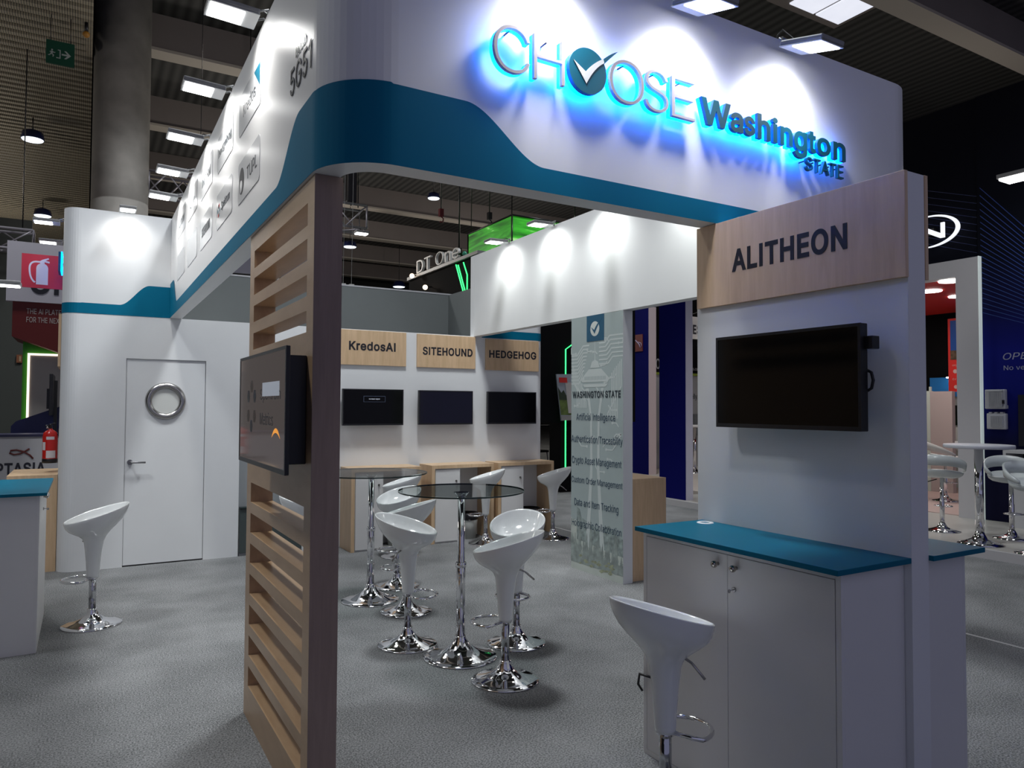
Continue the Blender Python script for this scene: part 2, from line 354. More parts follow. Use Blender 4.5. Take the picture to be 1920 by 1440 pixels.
  'g': (425, '207,-151 180,-149 156,-146 134,-140 114,-132 97,-122 82,-110 70,-97 59,-84 51,-69 101,-41 107,-49 122,-66 131,-74 142,-82 154,-88 169,-93 187,-96 207,-97 236,-95 261,-87 282,-75 298,-58 308,-34 311,-6 311,68 306,68 301,60 294,51 287,41 277,32 266,23 252,16 236,10 217,6 195,5 165,7 138,14 113,27 90,43 71,65 55,90 43,120 36,154 34,191 36,229 43,263 55,293 71,320 90,342 112,361 138,374 166,382 196,384 218,383 237,379 253,373 267,365 279,356 288,346 296,336 308,319 313,319 313,379 372,379 372,-9 370,-40 363,-67 350,-90 334,-109 314,-124 291,-136 265,-144 237,-149|205,59 227,61 246,66 264,75 278,87 290,103 300,121 307,142 311,166 312,193 311,219 307,242 300,264 291,283 279,299 264,312 247,322 227,328 205,330 182,328 163,322 145,312 130,298 118,282 109,262 102,241 98,218 96,193 98,167 102,144 109,123 118,104 131,88 145,76 163,66 183,61'),
  'h': (410, '114,227 114,0 53,0 53,509 114,509 114,287 102,287 116,319 132,344 152,362 175,374 200,382 227,384 252,383 275,377 295,369 313,356 328,340 341,321 350,298 355,271 357,240 357,0 296,0 296,235 293,263 286,286 273,304 256,318 235,326 210,329 192,328 176,324 161,317 147,308 136,297 126,283 119,266 115,248'),
  'i': (167, '53,0 53,379 114,379 114,0|84,443 73,444 63,448 54,455 47,463 43,472 41,483 43,494 47,504 54,512 63,518 73,522 84,524 95,522 105,518 114,512 121,504 125,494 126,483 125,472 121,463 114,455 105,448 95,444'),
  'k': (381, '110,137 110,212 121,212 284,379 360,379 184,199 177,199|53,0 53,509 114,509 114,0|294,0 148,186 191,229 372,0'),
  'l': (165, '52,0 52,530 112,530 112,0'),
  'm': (610, '53,0 53,379 112,379 112,295 108,295 114,314 122,331 132,346 144,358 158,368 172,376 187,382 203,385 219,386 245,383 268,375 287,361 303,342 314,320 321,295 312,295 318,312 326,329 337,343 350,356 364,366 381,375 398,381 417,385 437,386 458,385 478,380 497,372 514,361 529,346 541,328 550,307 555,283 557,255 557,0 496,0 496,254 493,279 485,298 473,313 456,323 438,329 419,330 402,329 387,326 374,320 363,312 353,302 345,290 340,277 336,263 335,247 335,0 274,0 274,260 272,280 265,297 253,311 238,322 220,328 199,330 185,329 171,326 158,320 145,312 135,302 126,289 119,274 115,257 114,238 114,0'),
  'n': (410, '114,227 114,0 53,0 53,379 112,379 112,287 102,287 116,319 132,344 152,362 175,374 200,382 227,384 252,383 275,377 295,369 313,356 328,340 341,321 350,298 355,271 357,240 357,0 296,0 296,235 293,263 286,286 273,304 256,318 235,326 210,329 192,328 176,324 161,317 147,308 136,297 126,283 119,266 115,248'),
  'o': (415, '207,-8 174,-5 144,3 117,16 93,35 72,58 56,85 44,116 37,150 34,187 37,225 44,260 56,291 72,318 93,341 117,360 144,374 174,382 207,384 241,382 271,374 299,360 323,341 343,318 359,291 371,260 379,225 381,187 379,150 371,116 359,85 343,58 323,35 299,16 271,3 241,-5|207,46 231,49 252,55 270,66 285,80 298,97 307,117 314,139 318,163 319,187 318,212 314,236 307,258 298,278 285,296 270,310 252,321 231,328 207,330 184,328 163,321 145,310 130,296 118,278 108,258 102,236 98,212 96,187 98,163 102,139 108,117 118,97 130,80 145,66 163,55 184,49'),
  'p': (424, '53,-143 53,379 112,379 112,319 118,319 123,327 130,336 137,346 147,355 158,364 171,373 188,379 207,383 229,384 259,382 287,374 313,361 335,342 354,320 370,293 381,261 388,227 390,189 388,151 381,116 370,84 355,57 336,34 313,16 288,3 260,-6 229,-8 208,-7 189,-3 173,4 159,12 147,21 138,31 130,41 118,59 114,59 114,-143|220,47 242,49 262,55 279,66 294,80 306,97 316,117 323,139 327,163 328,189 327,215 323,239 316,261 307,281 295,298 280,311 262,322 243,328 220,330 198,328 178,322 161,312 147,299 134,282 125,263 118,241 114,216 113,189 114,162 118,138 125,115 135,95 147,78 162,65 179,55 198,49'),
  'r': (259, '53,0 53,379 112,379 112,321 115,321 124,339 137,354 152,367 171,377 191,383 213,385 229,384 243,384 243,322 215,326 207,326 190,324 174,321 159,315 146,306 135,296 126,284 119,269 115,254 114,237 114,0'),
  's': (365, '182,-8 157,-7 133,-3 112,3 93,12 76,24 62,38 50,54 41,73 36,94 94,107 101,87 111,72 124,60 141,52 160,47 181,45 206,47 227,53 244,62 258,74 265,88 268,103 266,115 262,126 254,136 243,144 229,150 212,155 149,170 118,180 92,192 72,208 58,227 50,249 47,274 49,295 55,314 65,332 79,347 95,360 115,370 137,378 161,383 187,384 212,383 234,379 254,372 271,363 286,352 299,339 309,324 318,308 324,290 268,277 262,291 254,304 243,316 228,325 210,331 187,333 166,331 147,326 131,317 119,305 111,292 109,277 110,264 115,253 124,243 136,235 152,229 172,223 229,209 261,200 287,187 306,171 320,153 328,131 331,107 329,85 323,65 312,47 298,31 281,18 260,6 236,-2 210,-7'),
  't': (227, '204,379 204,327 6,327 6,379|65,471 126,471 126,98 127,83 130,70 136,61 144,55 156,51 202,54 213,2 200,-2 192,-3 184,-3 176,-4 168,-4 138,-1 113,7 92,21 77,41 68,64 65,93'),
  'u': (410, '182,-5 158,-3 135,2 115,11 97,23 82,39 69,59 60,82 54,109 53,139 53,379 114,379 114,144 116,117 124,94 137,75 154,61 175,53 200,50 218,51 234,55 249,62 263,71 274,83 283,97 290,113 295,132 296,153 296,379 357,379 357,0 298,0 298,92 307,92 294,60 277,35 257,17 234,5 209,-3'),
  'v': (389, '163,0 17,379 84,379 165,155 173,132 180,110 187,87 199,42 206,21 184,21 191,42 209,110 216,132 224,155 305,379 371,379 226,0'),
  'w': (567, '138,0 23,379 87,379 133,214 140,190 147,164 154,137 161,107 168,75 175,41 165,41 172,74 179,105 186,135 192,163 199,189 252,379 316,379 362,214 368,189 375,163 382,136 388,106 395,75 402,41 391,41 399,75 406,106 413,135 420,163 427,189 480,379 545,379 429,0 368,0 319,172 309,207 305,225 295,262 291,280 281,318 277,338 291,338 281,299 277,280 267,243 263,225 248,172 199,0'),
  'y': (389, '47,-139 61,-86 71,-87 83,-89 94,-90 104,-89 113,-86 122,-81 130,-74 138,-64 145,-51 151,-36 163,-1 17,379 84,379 165,155 173,132 180,109 187,87 199,42 206,21 184,21 202,87 209,110 216,132 224,155 305,379 371,379 204,-58 196,-77 187,-93 177,-107 165,-119 153,-128 139,-136 125,-141 109,-144 91,-145 82,-145 57,-142'),
 },
 'B': {
  'A': (480, '-21,-26 183,535 294,535 500,-26 377,-26 263,294 256,314 248,338 239,364 230,395 219,430 197,504 280,504 258,430 247,394 238,363 229,337 222,314 103,-26|84,116 84,225 396,225 396,116'),
  'D': (502, '220,-26 70,-26 70,83 214,83 250,85 280,92 305,103 325,118 342,137 355,160 365,187 371,219 373,255 371,291 365,322 355,350 342,372 326,391 306,406 282,417 254,423 220,426 67,426 67,535 226,535 277,531 323,520 366,501 402,475 433,442 457,403 474,358 484,309 488,255 484,201 474,152 457,107 432,68 401,34 363,8 320,-11 272,-22|151,535 151,-26 34,-26 34,535'),
  'E': (419, '34,-26 34,535 398,535 398,426 151,426 151,312 381,312 381,203 151,203 151,83 401,83 401,-26'),
  'G': (520, '269,-33 221,-29 176,-17 136,3 100,30 70,64 46,104 28,150 18,200 14,254 18,309 28,359 46,405 70,445 100,478 135,506 175,526 218,538 264,542 294,540 322,536 349,528 374,518 398,505 420,490 439,472 457,452 472,430 484,406 493,380 507,323 390,323 378,355 372,367 365,379 358,389 349,398 340,406 330,413 319,419 307,424 294,427 280,429 266,430 241,428 218,421 197,410 179,396 162,377 149,353 138,325 132,292 129,254 132,217 138,184 149,156 163,133 179,113 198,99 220,88 243,81 269,79 292,81 313,86 332,94 348,105 362,119 373,136 382,155 387,177 391,233 447,198 257,173 257,282 504,282 504,199 501,156 491,115 473,78 450,45 422,18 389,-4 352,-20 312,-30'),
  'H': (517, '34,-26 34,535 151,535 151,315 366,315 366,535 483,535 483,-26 366,-26 366,206 151,206 151,-26'),
  'I': (200, '40,-26 40,535 157,535 157,-26'),
  'K': (467, '84,94 78,225 95,247 131,292 167,334 193,362 352,535 503,532 241,249 238,249|34,-26 34,535 151,535 151,334 150,225 151,194 151,-26|359,-26 155,260 229,352 499,-26'),
  'L': (393, '34,-26 34,535 151,535 151,83 387,83 387,-26'),
  'N': (523, '34,-26 34,535 151,535 365,197 371,188 402,135 410,119 419,102 428,84 453,35 382,24 377,70 373,141 373,535 489,535 489,-26 373,-26 180,276 172,290 155,317 146,333 136,350 125,368 114,389 100,413 66,472 144,484 146,430 150,346 150,329 151,314 151,-26'),
  'O': (533, '267,-33 220,-29 177,-17 137,3 101,30 71,64 46,104 28,149 18,199 14,254 18,309 28,359 46,405 71,445 101,479 137,506 177,526 220,538 267,542 314,538 357,526 397,506 433,478 463,445 487,405 505,359 516,309 519,254 516,199 505,149 487,104 463,64 433,30 397,3 357,-17 314,-29|267,79 292,81 314,88 336,98 354,113 371,132 385,155 395,183 402,216 404,254 402,292 395,325 385,353 371,377 354,396 336,411 314,421 292,428 267,430 242,428 219,421 198,410 179,396 163,377 149,353 138,325 132,292 129,254 132,216 138,184 149,156 163,132 179,113 198,98 219,88 242,81'),
  'P': (445, '34,-26 34,535 236,535 276,532 312,524 345,510 372,492 395,469 413,442 425,412 432,381 435,348 432,314 425,283 413,253 395,226 373,203 345,184 313,170 276,162 236,160 83,160 83,268 232,268 254,270 271,273 285,279 295,286 303,295 310,305 314,318 317,332 318,348 317,363 314,378 310,390 303,400 295,408 285,416 271,421 254,425 231,426 151,426 151,-26'),
  'S': (447, '224,-35 185,-33 150,-26 117,-15 88,1 63,21 42,45 27,73 17,103 8,163 126,163 133,125 137,114 144,104 152,96 163,89 175,83 190,79 206,76 224,75 243,76 261,79 276,84 289,91 300,99 309,108 315,117 318,128 319,139 318,149 316,156 312,162 296,175 285,181 271,187 238,197 176,214 135,229 98,247 68,270 45,299 30,334 26,372 29,405 38,435 54,463 74,486 99,506 127,522 158,533 192,539 227,542 263,539 296,533 327,521 355,506 378,487 398,464 413,438 423,409 430,352 317,352 307,392 300,405 287,416 270,425 250,430 225,432 207,431 191,429 178,424 166,418 157,411 150,403 145,395 142,386 141,376 142,365 145,358 150,351 158,344 168,338 180,332 206,322 219,318 271,304 287,300 321,288 339,280 357,270 374,258 391,245 405,229 417,210 427,189 433,165 434,138 432,107 423,77 408,49 388,24 364,4 334,-13 301,-25 264,-33'),
  'T': (449, '6,426 6,535 443,535 443,426 283,426 283,-26 167,-26 167,426'),
  'U': (517, '259,-34 217,-31 178,-23 142,-8 110,12 84,37 62,66 46,99 37,135 34,172 34,535 150,535 150,179 152,159 156,142 163,126 173,112 185,101 199,91 216,84 236,79 259,78 282,79 301,84 318,91 333,100 344,112 354,126 361,141 365,159 367,179 367,535 483,535 483,172 480,135 471,99 455,66 433,37 407,12 376,-8 340,-23 301,-31'),
  'W': (686, '135,-26 -18,535 102,535 188,202 193,186 205,134 208,116 216,81 219,63 228,14 158,14 167,63 171,81 174,99 194,186 199,203 286,535 400,535 487,203 491,186 496,169 512,99 515,81 519,63 529,14 457,14 466,63 470,81 473,99 489,169 497,202 583,535 704,535 550,-26 436,-26 337,338 331,362 326,386 321,412 315,440 305,501 381,501 360,389 355,365 343,316 250,-26'),
  'a': (389, '160,-35 133,-33 108,-28 83,-19 61,-6 42,10 26,30 14,54 7,80 4,108 6,132 11,155 21,175 33,191 48,205 65,216 82,224 100,231 119,236 138,240 175,246 196,248 215,251 230,252 249,268 247,277 244,284 240,290 228,299 220,302 209,304 196,305 182,304 170,302 159,298 150,294 143,289 136,283 131,277 127,270 114,243 5,275 28,326 43,348 62,366 81,380 103,392 125,400 148,406 171,409 194,410 210,410 227,408 245,405 263,400 282,392 300,382 317,369 333,352 345,332 355,309 361,281 363,252 363,-26 251,-26 251,26 287,26 280,17 270,6 257,-5 242,-15 225,-23 205,-30 183,-33|170,71 188,73 203,76 215,82 226,89 234,97 241,106 246,117 250,139 250,135 286,165 277,160 257,154 225,148 214,147 204,145 166,140 143,134 134,130 123,122 120,118 118,105 120,92 132,80 148,74 159,72'),
  'd': (424, '195,-34 160,-31 127,-22 97,-6 71,16 49,42 31,74 18,109 11,147 8,189 11,230 18,269 31,304 49,335 71,361 97,382 128,398 160,407 195,410 221,409 244,404 265,396 281,386 295,375 307,363 316,352 321,345 285,345 285,535 398,535 398,-26 287,-26 287,33 321,33 307,14 295,2 281,-9 264,-19 244,-28 221,-33|205,73 221,74 235,79 247,86 258,96 267,109 275,124 281,144 284,165 286,189 284,214 281,235 275,253 268,269 259,281 248,291 236,298 222,302 205,304 187,302 173,298 160,290 149,280 140,268 133,252 127,233 124,212 122,189 124,166 127,145 133,126 141,110 150,97 161,86 173,79 187,74'),
  'e': (404, '212,-34 173,-31 136,-22 103,-6 75,16 51,42 32,73 19,108 11,146 8,187 11,228 18,266 32,301 50,332 73,359 101,381 133,398 168,407 205,410 229,409 252,405 275,399 297,389 318,376 337,360 355,340 370,317 382,291 390,262 395,229 397,195 397,143 49,143 49,247 379,233 286,155 282,223 279,242 274,258 266,272 258,283 248,292 236,299 222,303 205,304 188,303 173,298 161,292 150,282 140,271 132,258 127,243 123,228 122,210 122,178 123,154 127,134 134,118 142,104 152,93 164,84 178,78 194,74 213,72 235,74 245,77 253,81 267,91 277,105 290,136 400,109 381,61 369,40 354,21 336,5 315,-9 292,-20 267,-28 240,-33'),
  'g': (425, '207,-177 178,-175 150,-171 125,-164 103,-155 83,-143 65,-130 50,-114 38,-98 15,-60 109,-6 128,-33 140,-48 147,-54 164,-64 176,-68 190,-70 206,-71 231,-69 251,-63 266,-55 276,-43 283,-28 285,-4 285,42 320,42 315,35 306,24 294,12 280,2 263,-8 243,-15 220,-20 195,-21 161,-19 129,-10 99,4 72,24 50,49 32,78 18,112 11,150 8,191 11,232 18,270 31,305 49,335 72,361 98,382 128,398 161,407 196,410 221,409 245,404 265,396 282,386 296,375 308,363 317,352 322,345 287,345 287,405 398,405 398,-10 396,-44 387,-77 372,-105 352,-128 328,-146 300,-160 271,-169 240,-175|205,85 222,87 237,91 249,97 260,106 268,117 276,131 282,149 285,169 286,193 285,216 282,236 276,254 268,269 259,281 249,291 236,298 222,302 205,304 187,302 173,298 161,290 150,280 140,268 133,253 127,235 124,215 122,193 124,170 127,150 133,133 140,118 149,107 160,97 173,91 187,87'),
  'h': (410, '140,226 140,-26 27,-26 27,535 140,535 140,261 63,261 93,331 112,361 137,383 165,399 195,408 227,411 256,408 283,402 308,391 330,376 349,356 364,333 375,305 381,274 383,241 383,-26 270,-26 270,234 268,257 262,274 254,286 243,295 228,301 209,303 196,302 184,299 173,294 164,288 156,280 149,270 144,258 141,244'),
  'i': (167, '27,-26 27,405 140,405 140,-26|84,417 66,419 50,425 36,436 24,449 17,465 15,483 17,501 24,517 36,531 50,541 66,548 84,550 101,548 118,541 132,531 143,517 150,501 153,483 150,465 143,449 132,436 118,425 101,419'),
  'n': (410, '140,226 140,-26 27,-26 27,405 138,405 138,261 63,261 93,331 112,361 137,383 165,399 195,408 227,411 256,408 283,402 308,391 330,376 349,356 364,333 375,305 381,274 383,241 383,-26 270,-26 270,234 268,257 262,274 254,286 243,295 228,301 209,303 196,302 184,299 173,294 164,288 156,280 149,270 144,258 141,244'),
  'o': (415, '207,-34 170,-31 135,-22 103,-6 75,16 51,42 33,73 19,108 11,147 8,187 11,229 19,267 33,303 51,334 75,360 103,382 135,398 170,407 207,411 245,407 280,398 312,382 341,360 364,334 383,303 396,267 404,229 407,187 404,147 396,109 383,74 364,42 341,16 312,-6 280,-22 245,-31|207,73 226,74 242,79 254,87 266,97 275,111 283,127 288,146 292,166 293,187 292,209 288,230 283,249 275,265 266,279 254,289 241,297 226,302 207,304 189,302 174,297 161,289 150,279 140,265 133,249 127,230 124,210 122,187 124,166 127,146 133,127 140,111 150,97 161,87 174,79 189,74'),
  'r': (259, '27,-26 27,405 138,405 138,347 99,347 102,353 118,373 138,389 161,401 186,408 212,411 230,410 269,409 269,291 236,297 227,299 220,299 194,299 182,296 171,291 162,286 154,279 148,270 144,261 141,250 140,236 140,-26'),
  's': (365, '182,-34 154,-33 128,-28 103,-21 80,-10 60,4 42,21 28,41 17,64 3,114 111,137 124,99 130,89 139,82 150,76 164,73 181,71 202,73 217,77 229,84 237,91 241,97 242,103 239,113 236,117 230,121 220,126 205,130 142,145 108,155 78,170 53,190 35,214 24,243 21,274 23,300 31,325 44,347 61,366 81,382 105,394 130,403 158,409 187,410 215,409 241,404 264,396 285,386 303,372 319,356 332,338 342,318 358,271 253,247 239,279 233,288 226,296 217,301 205,305 187,306 171,305 157,301 146,295 139,289 136,283 135,277 137,267 141,263 148,258 161,253 178,248 236,234 271,224 301,209 325,190 343,165 354,137 357,107 355,80 347,55 334,32 316,12 295,-4 270,-17 243,-27 213,-32'),
  't': (227, '230,405 230,301 -20,301 -20,405|39,497 152,497 152,99 153,87 192,78 222,83 244,-17 213,-25 195,-29 186,-29 177,-30 167,-30 133,-27 101,-16 74,2 54,28 42,58 39,91'),
 },
 'L': {
  'C': (510, '268,7 227,11 191,20 158,37 128,59 103,88 82,121 67,161 57,205 54,254 57,303 67,348 82,387 103,421 128,449 158,472 191,488 227,498 268,502 291,500 314,497 336,491 356,483 376,473 393,460 409,446 423,429 436,411 446,391 454,370 455,362 419,362 417,370 410,387 401,402 391,416 379,429 366,440 351,449 336,457 302,467 285,469 267,470 235,467 204,458 176,444 151,424 130,399 112,370 99,335 92,297 89,254 92,211 100,173 112,139 130,109 151,84 176,64 204,50 235,42 267,39 285,40 302,42 336,52 351,60 366,69 379,80 391,93 401,107 410,122 417,139 419,146 455,146 454,139 446,118 436,98 424,80 410,63 394,49 376,36 357,26 336,18 314,12 291,8'),
  'E': (419, '74,14 74,495 358,495 358,466 111,466 111,272 341,272 341,243 111,243 111,43 361,43 361,14'),
  'H': (517, '74,14 74,495 111,495 111,275 406,275 406,495 443,495 443,14 406,14 406,246 111,246 111,14'),
  'O': (533, '267,7 227,11 191,20 158,37 128,59 103,88 82,122 67,161 57,205 54,254 57,303 67,348 82,387 103,421 128,449 158,472 191,488 227,498 267,501 307,498 343,488 376,472 406,449 431,421 451,387 467,348 476,303 479,254 476,205 467,161 451,121 431,88 406,59 376,37 343,20 307,11|267,39 299,42 329,50 357,64 382,84 403,108 421,138 434,172 442,211 444,254 442,297 434,336 421,371 403,400 382,425 357,445 329,459 299,467 267,470 235,467 205,459 177,444 151,425 130,400 113,370 100,336 92,297 89,254 92,211 100,173 113,138 130,109 151,84 177,64 205,50 235,42'),
  'S': (447, '224,5 190,7 160,13 133,22 110,35 91,50 75,68 64,89 56,112 54,123 93,123 94,114 101,95 113,79 127,65 143,54 162,46 181,40 202,36 224,35 248,36 270,40 291,47 310,57 327,69 341,83 351,100 357,119 360,139 358,157 352,174 343,188 331,199 317,209 302,217 285,224 249,236 188,253 150,266 120,281 96,299 79,320 69,344 66,373 68,397 75,420 86,440 102,458 121,473 143,485 169,494 197,500 227,502 258,500 285,494 310,485 332,473 351,458 366,440 377,421 384,400 385,392 348,392 345,407 331,430 310,449 285,462 256,470 225,473 202,471 181,467 162,461 144,452 130,440 117,426 108,411 103,394 101,375 103,356 110,339 121,324 134,312 148,303 164,295 179,289 194,284 261,266 275,262 290,257 306,251 322,244 336,236 350,226 363,216 373,204 382,191 389,176 393,159 394,139 392,114 386,92 375,71 360,53 341,37 317,23 290,13 259,7'),
 },
}

from mathutils.geometry import delaunay_2d_cdt
_GC = {}
def glyph_tris(st, ch):
    """flat triangulation of one letter by non-zero winding: (points, triangles, boundary edges), advance"""
    if (st, ch) in _GC:
        return _GC[(st, ch)]
    rec = GLYPHS[st].get(ch) or GLYPHS['R'].get(ch)
    if rec is None:
        return 0.25, None
    loops = [[(float(p.split(',')[0])/1000, float(p.split(',')[1])/1000) for p in l.split()] for l in rec[1].split('|') if l]
    vs = []; es = []
    for l in loops:
        k = len(vs)
        vs += [Vector(p) for p in l]
        es += [(k+i, k+(i+1) % len(l)) for i in range(len(l))]
    ov, oe, of, _, _, _ = delaunay_2d_cdt(vs, es, [], 0, 1e-6)
    def wind(p):
        w = 0
        for l in loops:
            for i in range(len(l)):
                (x1, y1), (x2, y2) = l[i-1], l[i]
                if (y1 <= p[1]) != (y2 <= p[1]):
                    c = (x2-x1)*(p[1]-y1)-(p[0]-x1)*(y2-y1)
                    if y2 > y1 and c > 0: w += 1
                    if y2 <= y1 and c < 0: w -= 1
        return w
    tris = []
    for f in of:
        c = sum((ov[i] for i in f), Vector((0, 0)))/len(f)
        if wind(c) != 0:
            f = list(f)
            ar = sum(ov[f[i-1]].x*ov[f[i]].y-ov[f[i]].x*ov[f[i-1]].y for i in range(len(f)))
            tris.append(tuple(f if ar > 0 else reversed(f)))
    ed = set((t[i-1], t[i]) for t in tris for i in range(len(t)))
    bd = [e for e in ed if (e[1], e[0]) not in ed]
    used = sorted(set(i for t in tris for i in t))
    ix = {q: k for k, q in enumerate(used)}
    r = (rec[0]/1000, ([(ov[q].x, ov[q].y) for q in used], [tuple(ix[i] for i in t) for t in tris], [(ix[p], ix[q]) for p, q in bd]))
    _GC[(st, ch)] = r
    return r

# text as real extruded mesh in the plane (origin, u, v), facing u x v
def text_b(txt, origin, u, v, w=None, h=None, depth=0.002, bold=0.0, shear=0.0, spacing=1.0):
    st = 'B' if bold >= 0.02 else ('L' if bold < 0 else 'R')
    items = []
    x = 0.0
    for ch in txt:
        if ch == ' ':
            x += 0.2
            continue
        adv, g = glyph_tris(st, ch)
        if g:
            items.append(([(p[0]+x+shear*p[1], p[1]) for p in g[0]], g[1], g[2]))
        x += adv*spacing+(0.035 if st == 'B' else 0)
    b = B()
    if not items:
        return b
    al = [p for it in items for p in it[0]]
    x0 = min(p[0] for p in al); x1 = max(p[0] for p in al)
    y0 = min(p[1] for p in al); y1 = max(p[1] for p in al)
    sx = (w/(x1-x0)) if w else None
    sy_ = (h/(y1-y0)) if h else None
    if sx is None: sx = sy_
    if sy_ is None: sy_ = sx
    u = Vector(u).normalized(); v = Vector(v).normalized(); nn = u.cross(v)
    o = Vector(origin)
    for pts, tris, bd in items:
        n = len(pts)
        vs = [o+u*((p[0]-x0)*sx)+v*((p[1]-y0)*sy_)+nn*d for d in (0, depth) for p in pts]
        fs = [tuple(i+n for i in t) for t in tris]+[tuple(reversed(t)) for t in tris]+[(p, q, n+q, n+p) for p, q in bd]
        b.add(vs, fs)
    return b

UX, UY, UZ = (1, 0, 0), (0, 1, 0), (0, 0, 1)
NX, NY = (-1, 0, 0), (0, -1, 0)
def arc(cx, cyy, r, a0, a1, n):
    return [(cx+r*math.cos(a0+(a1-a0)*i/n), cyy+r*math.sin(a0+(a1-a0)*i/n)) for i in range(n+1)]

def wall_path(pts_out, pts_in, z0, z1):
    """closed wall solid from two plan polylines of equal length"""
    b = B()
    n = len(pts_out)
    for i in range(n-1):
        a, c = pts_out[i], pts_out[i+1]
        d, e = pts_in[i], pts_in[i+1]
        vs = [(*a, z0), (*c, z0), (*e, z0), (*d, z0), (*a, z1), (*c, z1), (*e, z1), (*d, z1)]
        fs = [(3, 2, 1, 0), (4, 5, 6, 7), (0, 1, 5, 4), (2, 3, 7, 6)]
        if i == 0: fs.append((3, 0, 4, 7))
        if i == n-2: fs.append((1, 2, 6, 5))
        b.add(vs, fs)
    return b

def smoothstep(t):
    t = max(0, min(1, t))
    return t*t*(3-2*t)

# ================================================================== HALL
def carpet_mat():
    m = bpy.data.materials.new('grey_carpet')
    m.use_nodes = True
    nt = m.node_tree
    b = nt.nodes['Principled BSDF']
    b.inputs['Roughness'].default_value = 0.95
    b.inputs['Specular IOR Level'].default_value = 0.1
    tc = nt.nodes.new('ShaderNodeTexCoord')
    n1 = nt.nodes.new('ShaderNodeTexNoise'); n1.inputs['Scale'].default_value = 120; n1.inputs['Detail'].default_value = 8
    n2 = nt.nodes.new('ShaderNodeTexNoise'); n2.inputs['Scale'].default_value = 1.6; n2.inputs['Detail'].default_value = 4
    mx = nt.nodes.new('ShaderNodeMath'); mx.operation = 'MULTIPLY_ADD'; mx.inputs[1].default_value = 0.35
    r = nt.nodes.new('ShaderNodeValToRGB')
    r.color_ramp.elements[0].position = 0.54; r.color_ramp.elements[1].position = 0.82
    r.color_ramp.elements[0].color = (0.085, 0.088, 0.090, 1); r.color_ramp.elements[1].color = (0.285, 0.290, 0.293, 1)
    nt.links.new(tc.outputs['Object'], n1.inputs['Vector']); nt.links.new(tc.outputs['Object'], n2.inputs['Vector'])
    nt.links.new(n2.outputs['Fac'], mx.inputs[0]); nt.links.new(n1.outputs['Fac'], mx.inputs[2])
    nt.links.new(mx.outputs[0], r.inputs['Fac'])
    nt.links.new(r.outputs['Color'], b.inputs['Base Color'])
    bp = nt.nodes.new('ShaderNodeBump'); bp.inputs['Strength'].default_value = 0.12; bp.inputs['Distance'].default_value = 0.004
    nt.links.new(n1.outputs['Fac'], bp.inputs['Height']); nt.links.new(bp.outputs['Normal'], b.inputs['Normal'])
    return m
CARPET = carpet_mat()
struct('floor', B().box(-14, 34, -6, 46, -0.1, 0.0), CARPET)
# pale tape line where the stand carpet ends
struct('trim_1', B().add([(5.458, -3, 0.001), (5.488, -3, 0.001), (5.488, 9, 0.001), (5.458, 9, 0.001)], [(0, 1, 2, 3)]), mat('carpet_tape', (0.42, 0.42, 0.42), 0.6))

def deck_mat():
    m = bpy.data.materials.new('corrugated_deck')
    m.use_nodes = True
    nt = m.node_tree
    b = nt.nodes['Principled BSDF']
    b.inputs['Roughness'].default_value = 0.8
    tc = nt.nodes.new('ShaderNodeTexCoord')
    w = nt.nodes.new('ShaderNodeTexWave'); w.bands_direction = 'X'; w.inputs['Scale'].default_value = 1.3
    r = nt.nodes.new('ShaderNodeValToRGB')
    r.color_ramp.elements[0].color = (0.018, 0.018, 0.018, 1); r.color_ramp.elements[1].color = (0.055, 0.055, 0.052, 1)
    nt.links.new(tc.outputs['Object'], w.inputs['Vector']); nt.links.new(w.outputs['Fac'], r.inputs['Fac'])
    nt.links.new(r.outputs['Color'], b.inputs['Base Color'])
    return m
struct('ceiling', B().box(-14, 34, -3, 46, 9.8, 10.0), deck_mat())
DARKW = mat('dark_hall_wall', (0.035, 0.036, 0.036), 0.9, noise=0.2, nscale=0.6)
struct('wall_back', B().box(-14, 34, 46, 46.2, 0, 10), DARKW)
struct('wall_left', B().box(-14.2, -14, -6, 46, 0, 10), DARKW)
struct('wall_right', B().box(34, 34.2, -6, 46, 0, 10), DARKW)
# deep beams running across the hall
for i, by in enumerate((-1.5, 3.1, 7.7, 12.25, 16.75, 21.3, 26.05, 30.8, 35.5, 40.2)):
    t = struct('trim_%d' % (i+2), B().box(0.9 if by > 9 else -14, 34, by, by+0.32, 9.06, 9.8), BEAM)
    build('flange', B().box(0.9 if by > 9 else -14, 34, by-0.06, by+0.38, 9.0, 9.06), BEAMLIP, t)
# louvred soffit over the left aisle and its edge girder
def louvre_mat():
    m = bpy.data.materials.new('perforated_louvre')
    m.use_nodes = True
    nt = m.node_tree
    b = nt.nodes['Principled BSDF']
    b.inputs['Roughness'].default_value = 0.7
    tc = nt.nodes.new('ShaderNodeTexCoord')
    w = nt.nodes.new('ShaderNodeTexWave'); w.bands_direction = 'X'; w.inputs['Scale'].default_value = 8.5
    r = nt.nodes.new('ShaderNodeValToRGB'); r.color_ramp.interpolation = 'CONSTANT'
    r.color_ramp.elements[0].color = (0.05, 0.048, 0.045, 1)
    r.color_ramp.elements[1].color = (0.32, 0.28, 0.20, 1); r.color_ramp.elements[1].position = 0.16
    nt.links.new(tc.outputs['Object'], w.inputs['Vector']); nt.links.new(w.outputs['Fac'], r.inputs['Fac'])
    nt.links.new(r.outputs['Color'], b.inputs['Base Color'])
    return m
b = B()
y = 11.5
while y < 44:
    b.box(-14, 0.0, y, y+0.12, 8.0, 8.11)
    y += 0.25
struct('ceiling_louvre', b, louvre_mat())
struct('trim_20', B().box(-14, 0.0, 11.4, 45, 8.35, 8.4), mat('louvre_void', (0.006, 0.006, 0.006), 0.9))  # black sheet painted as the unlit void above the louvres
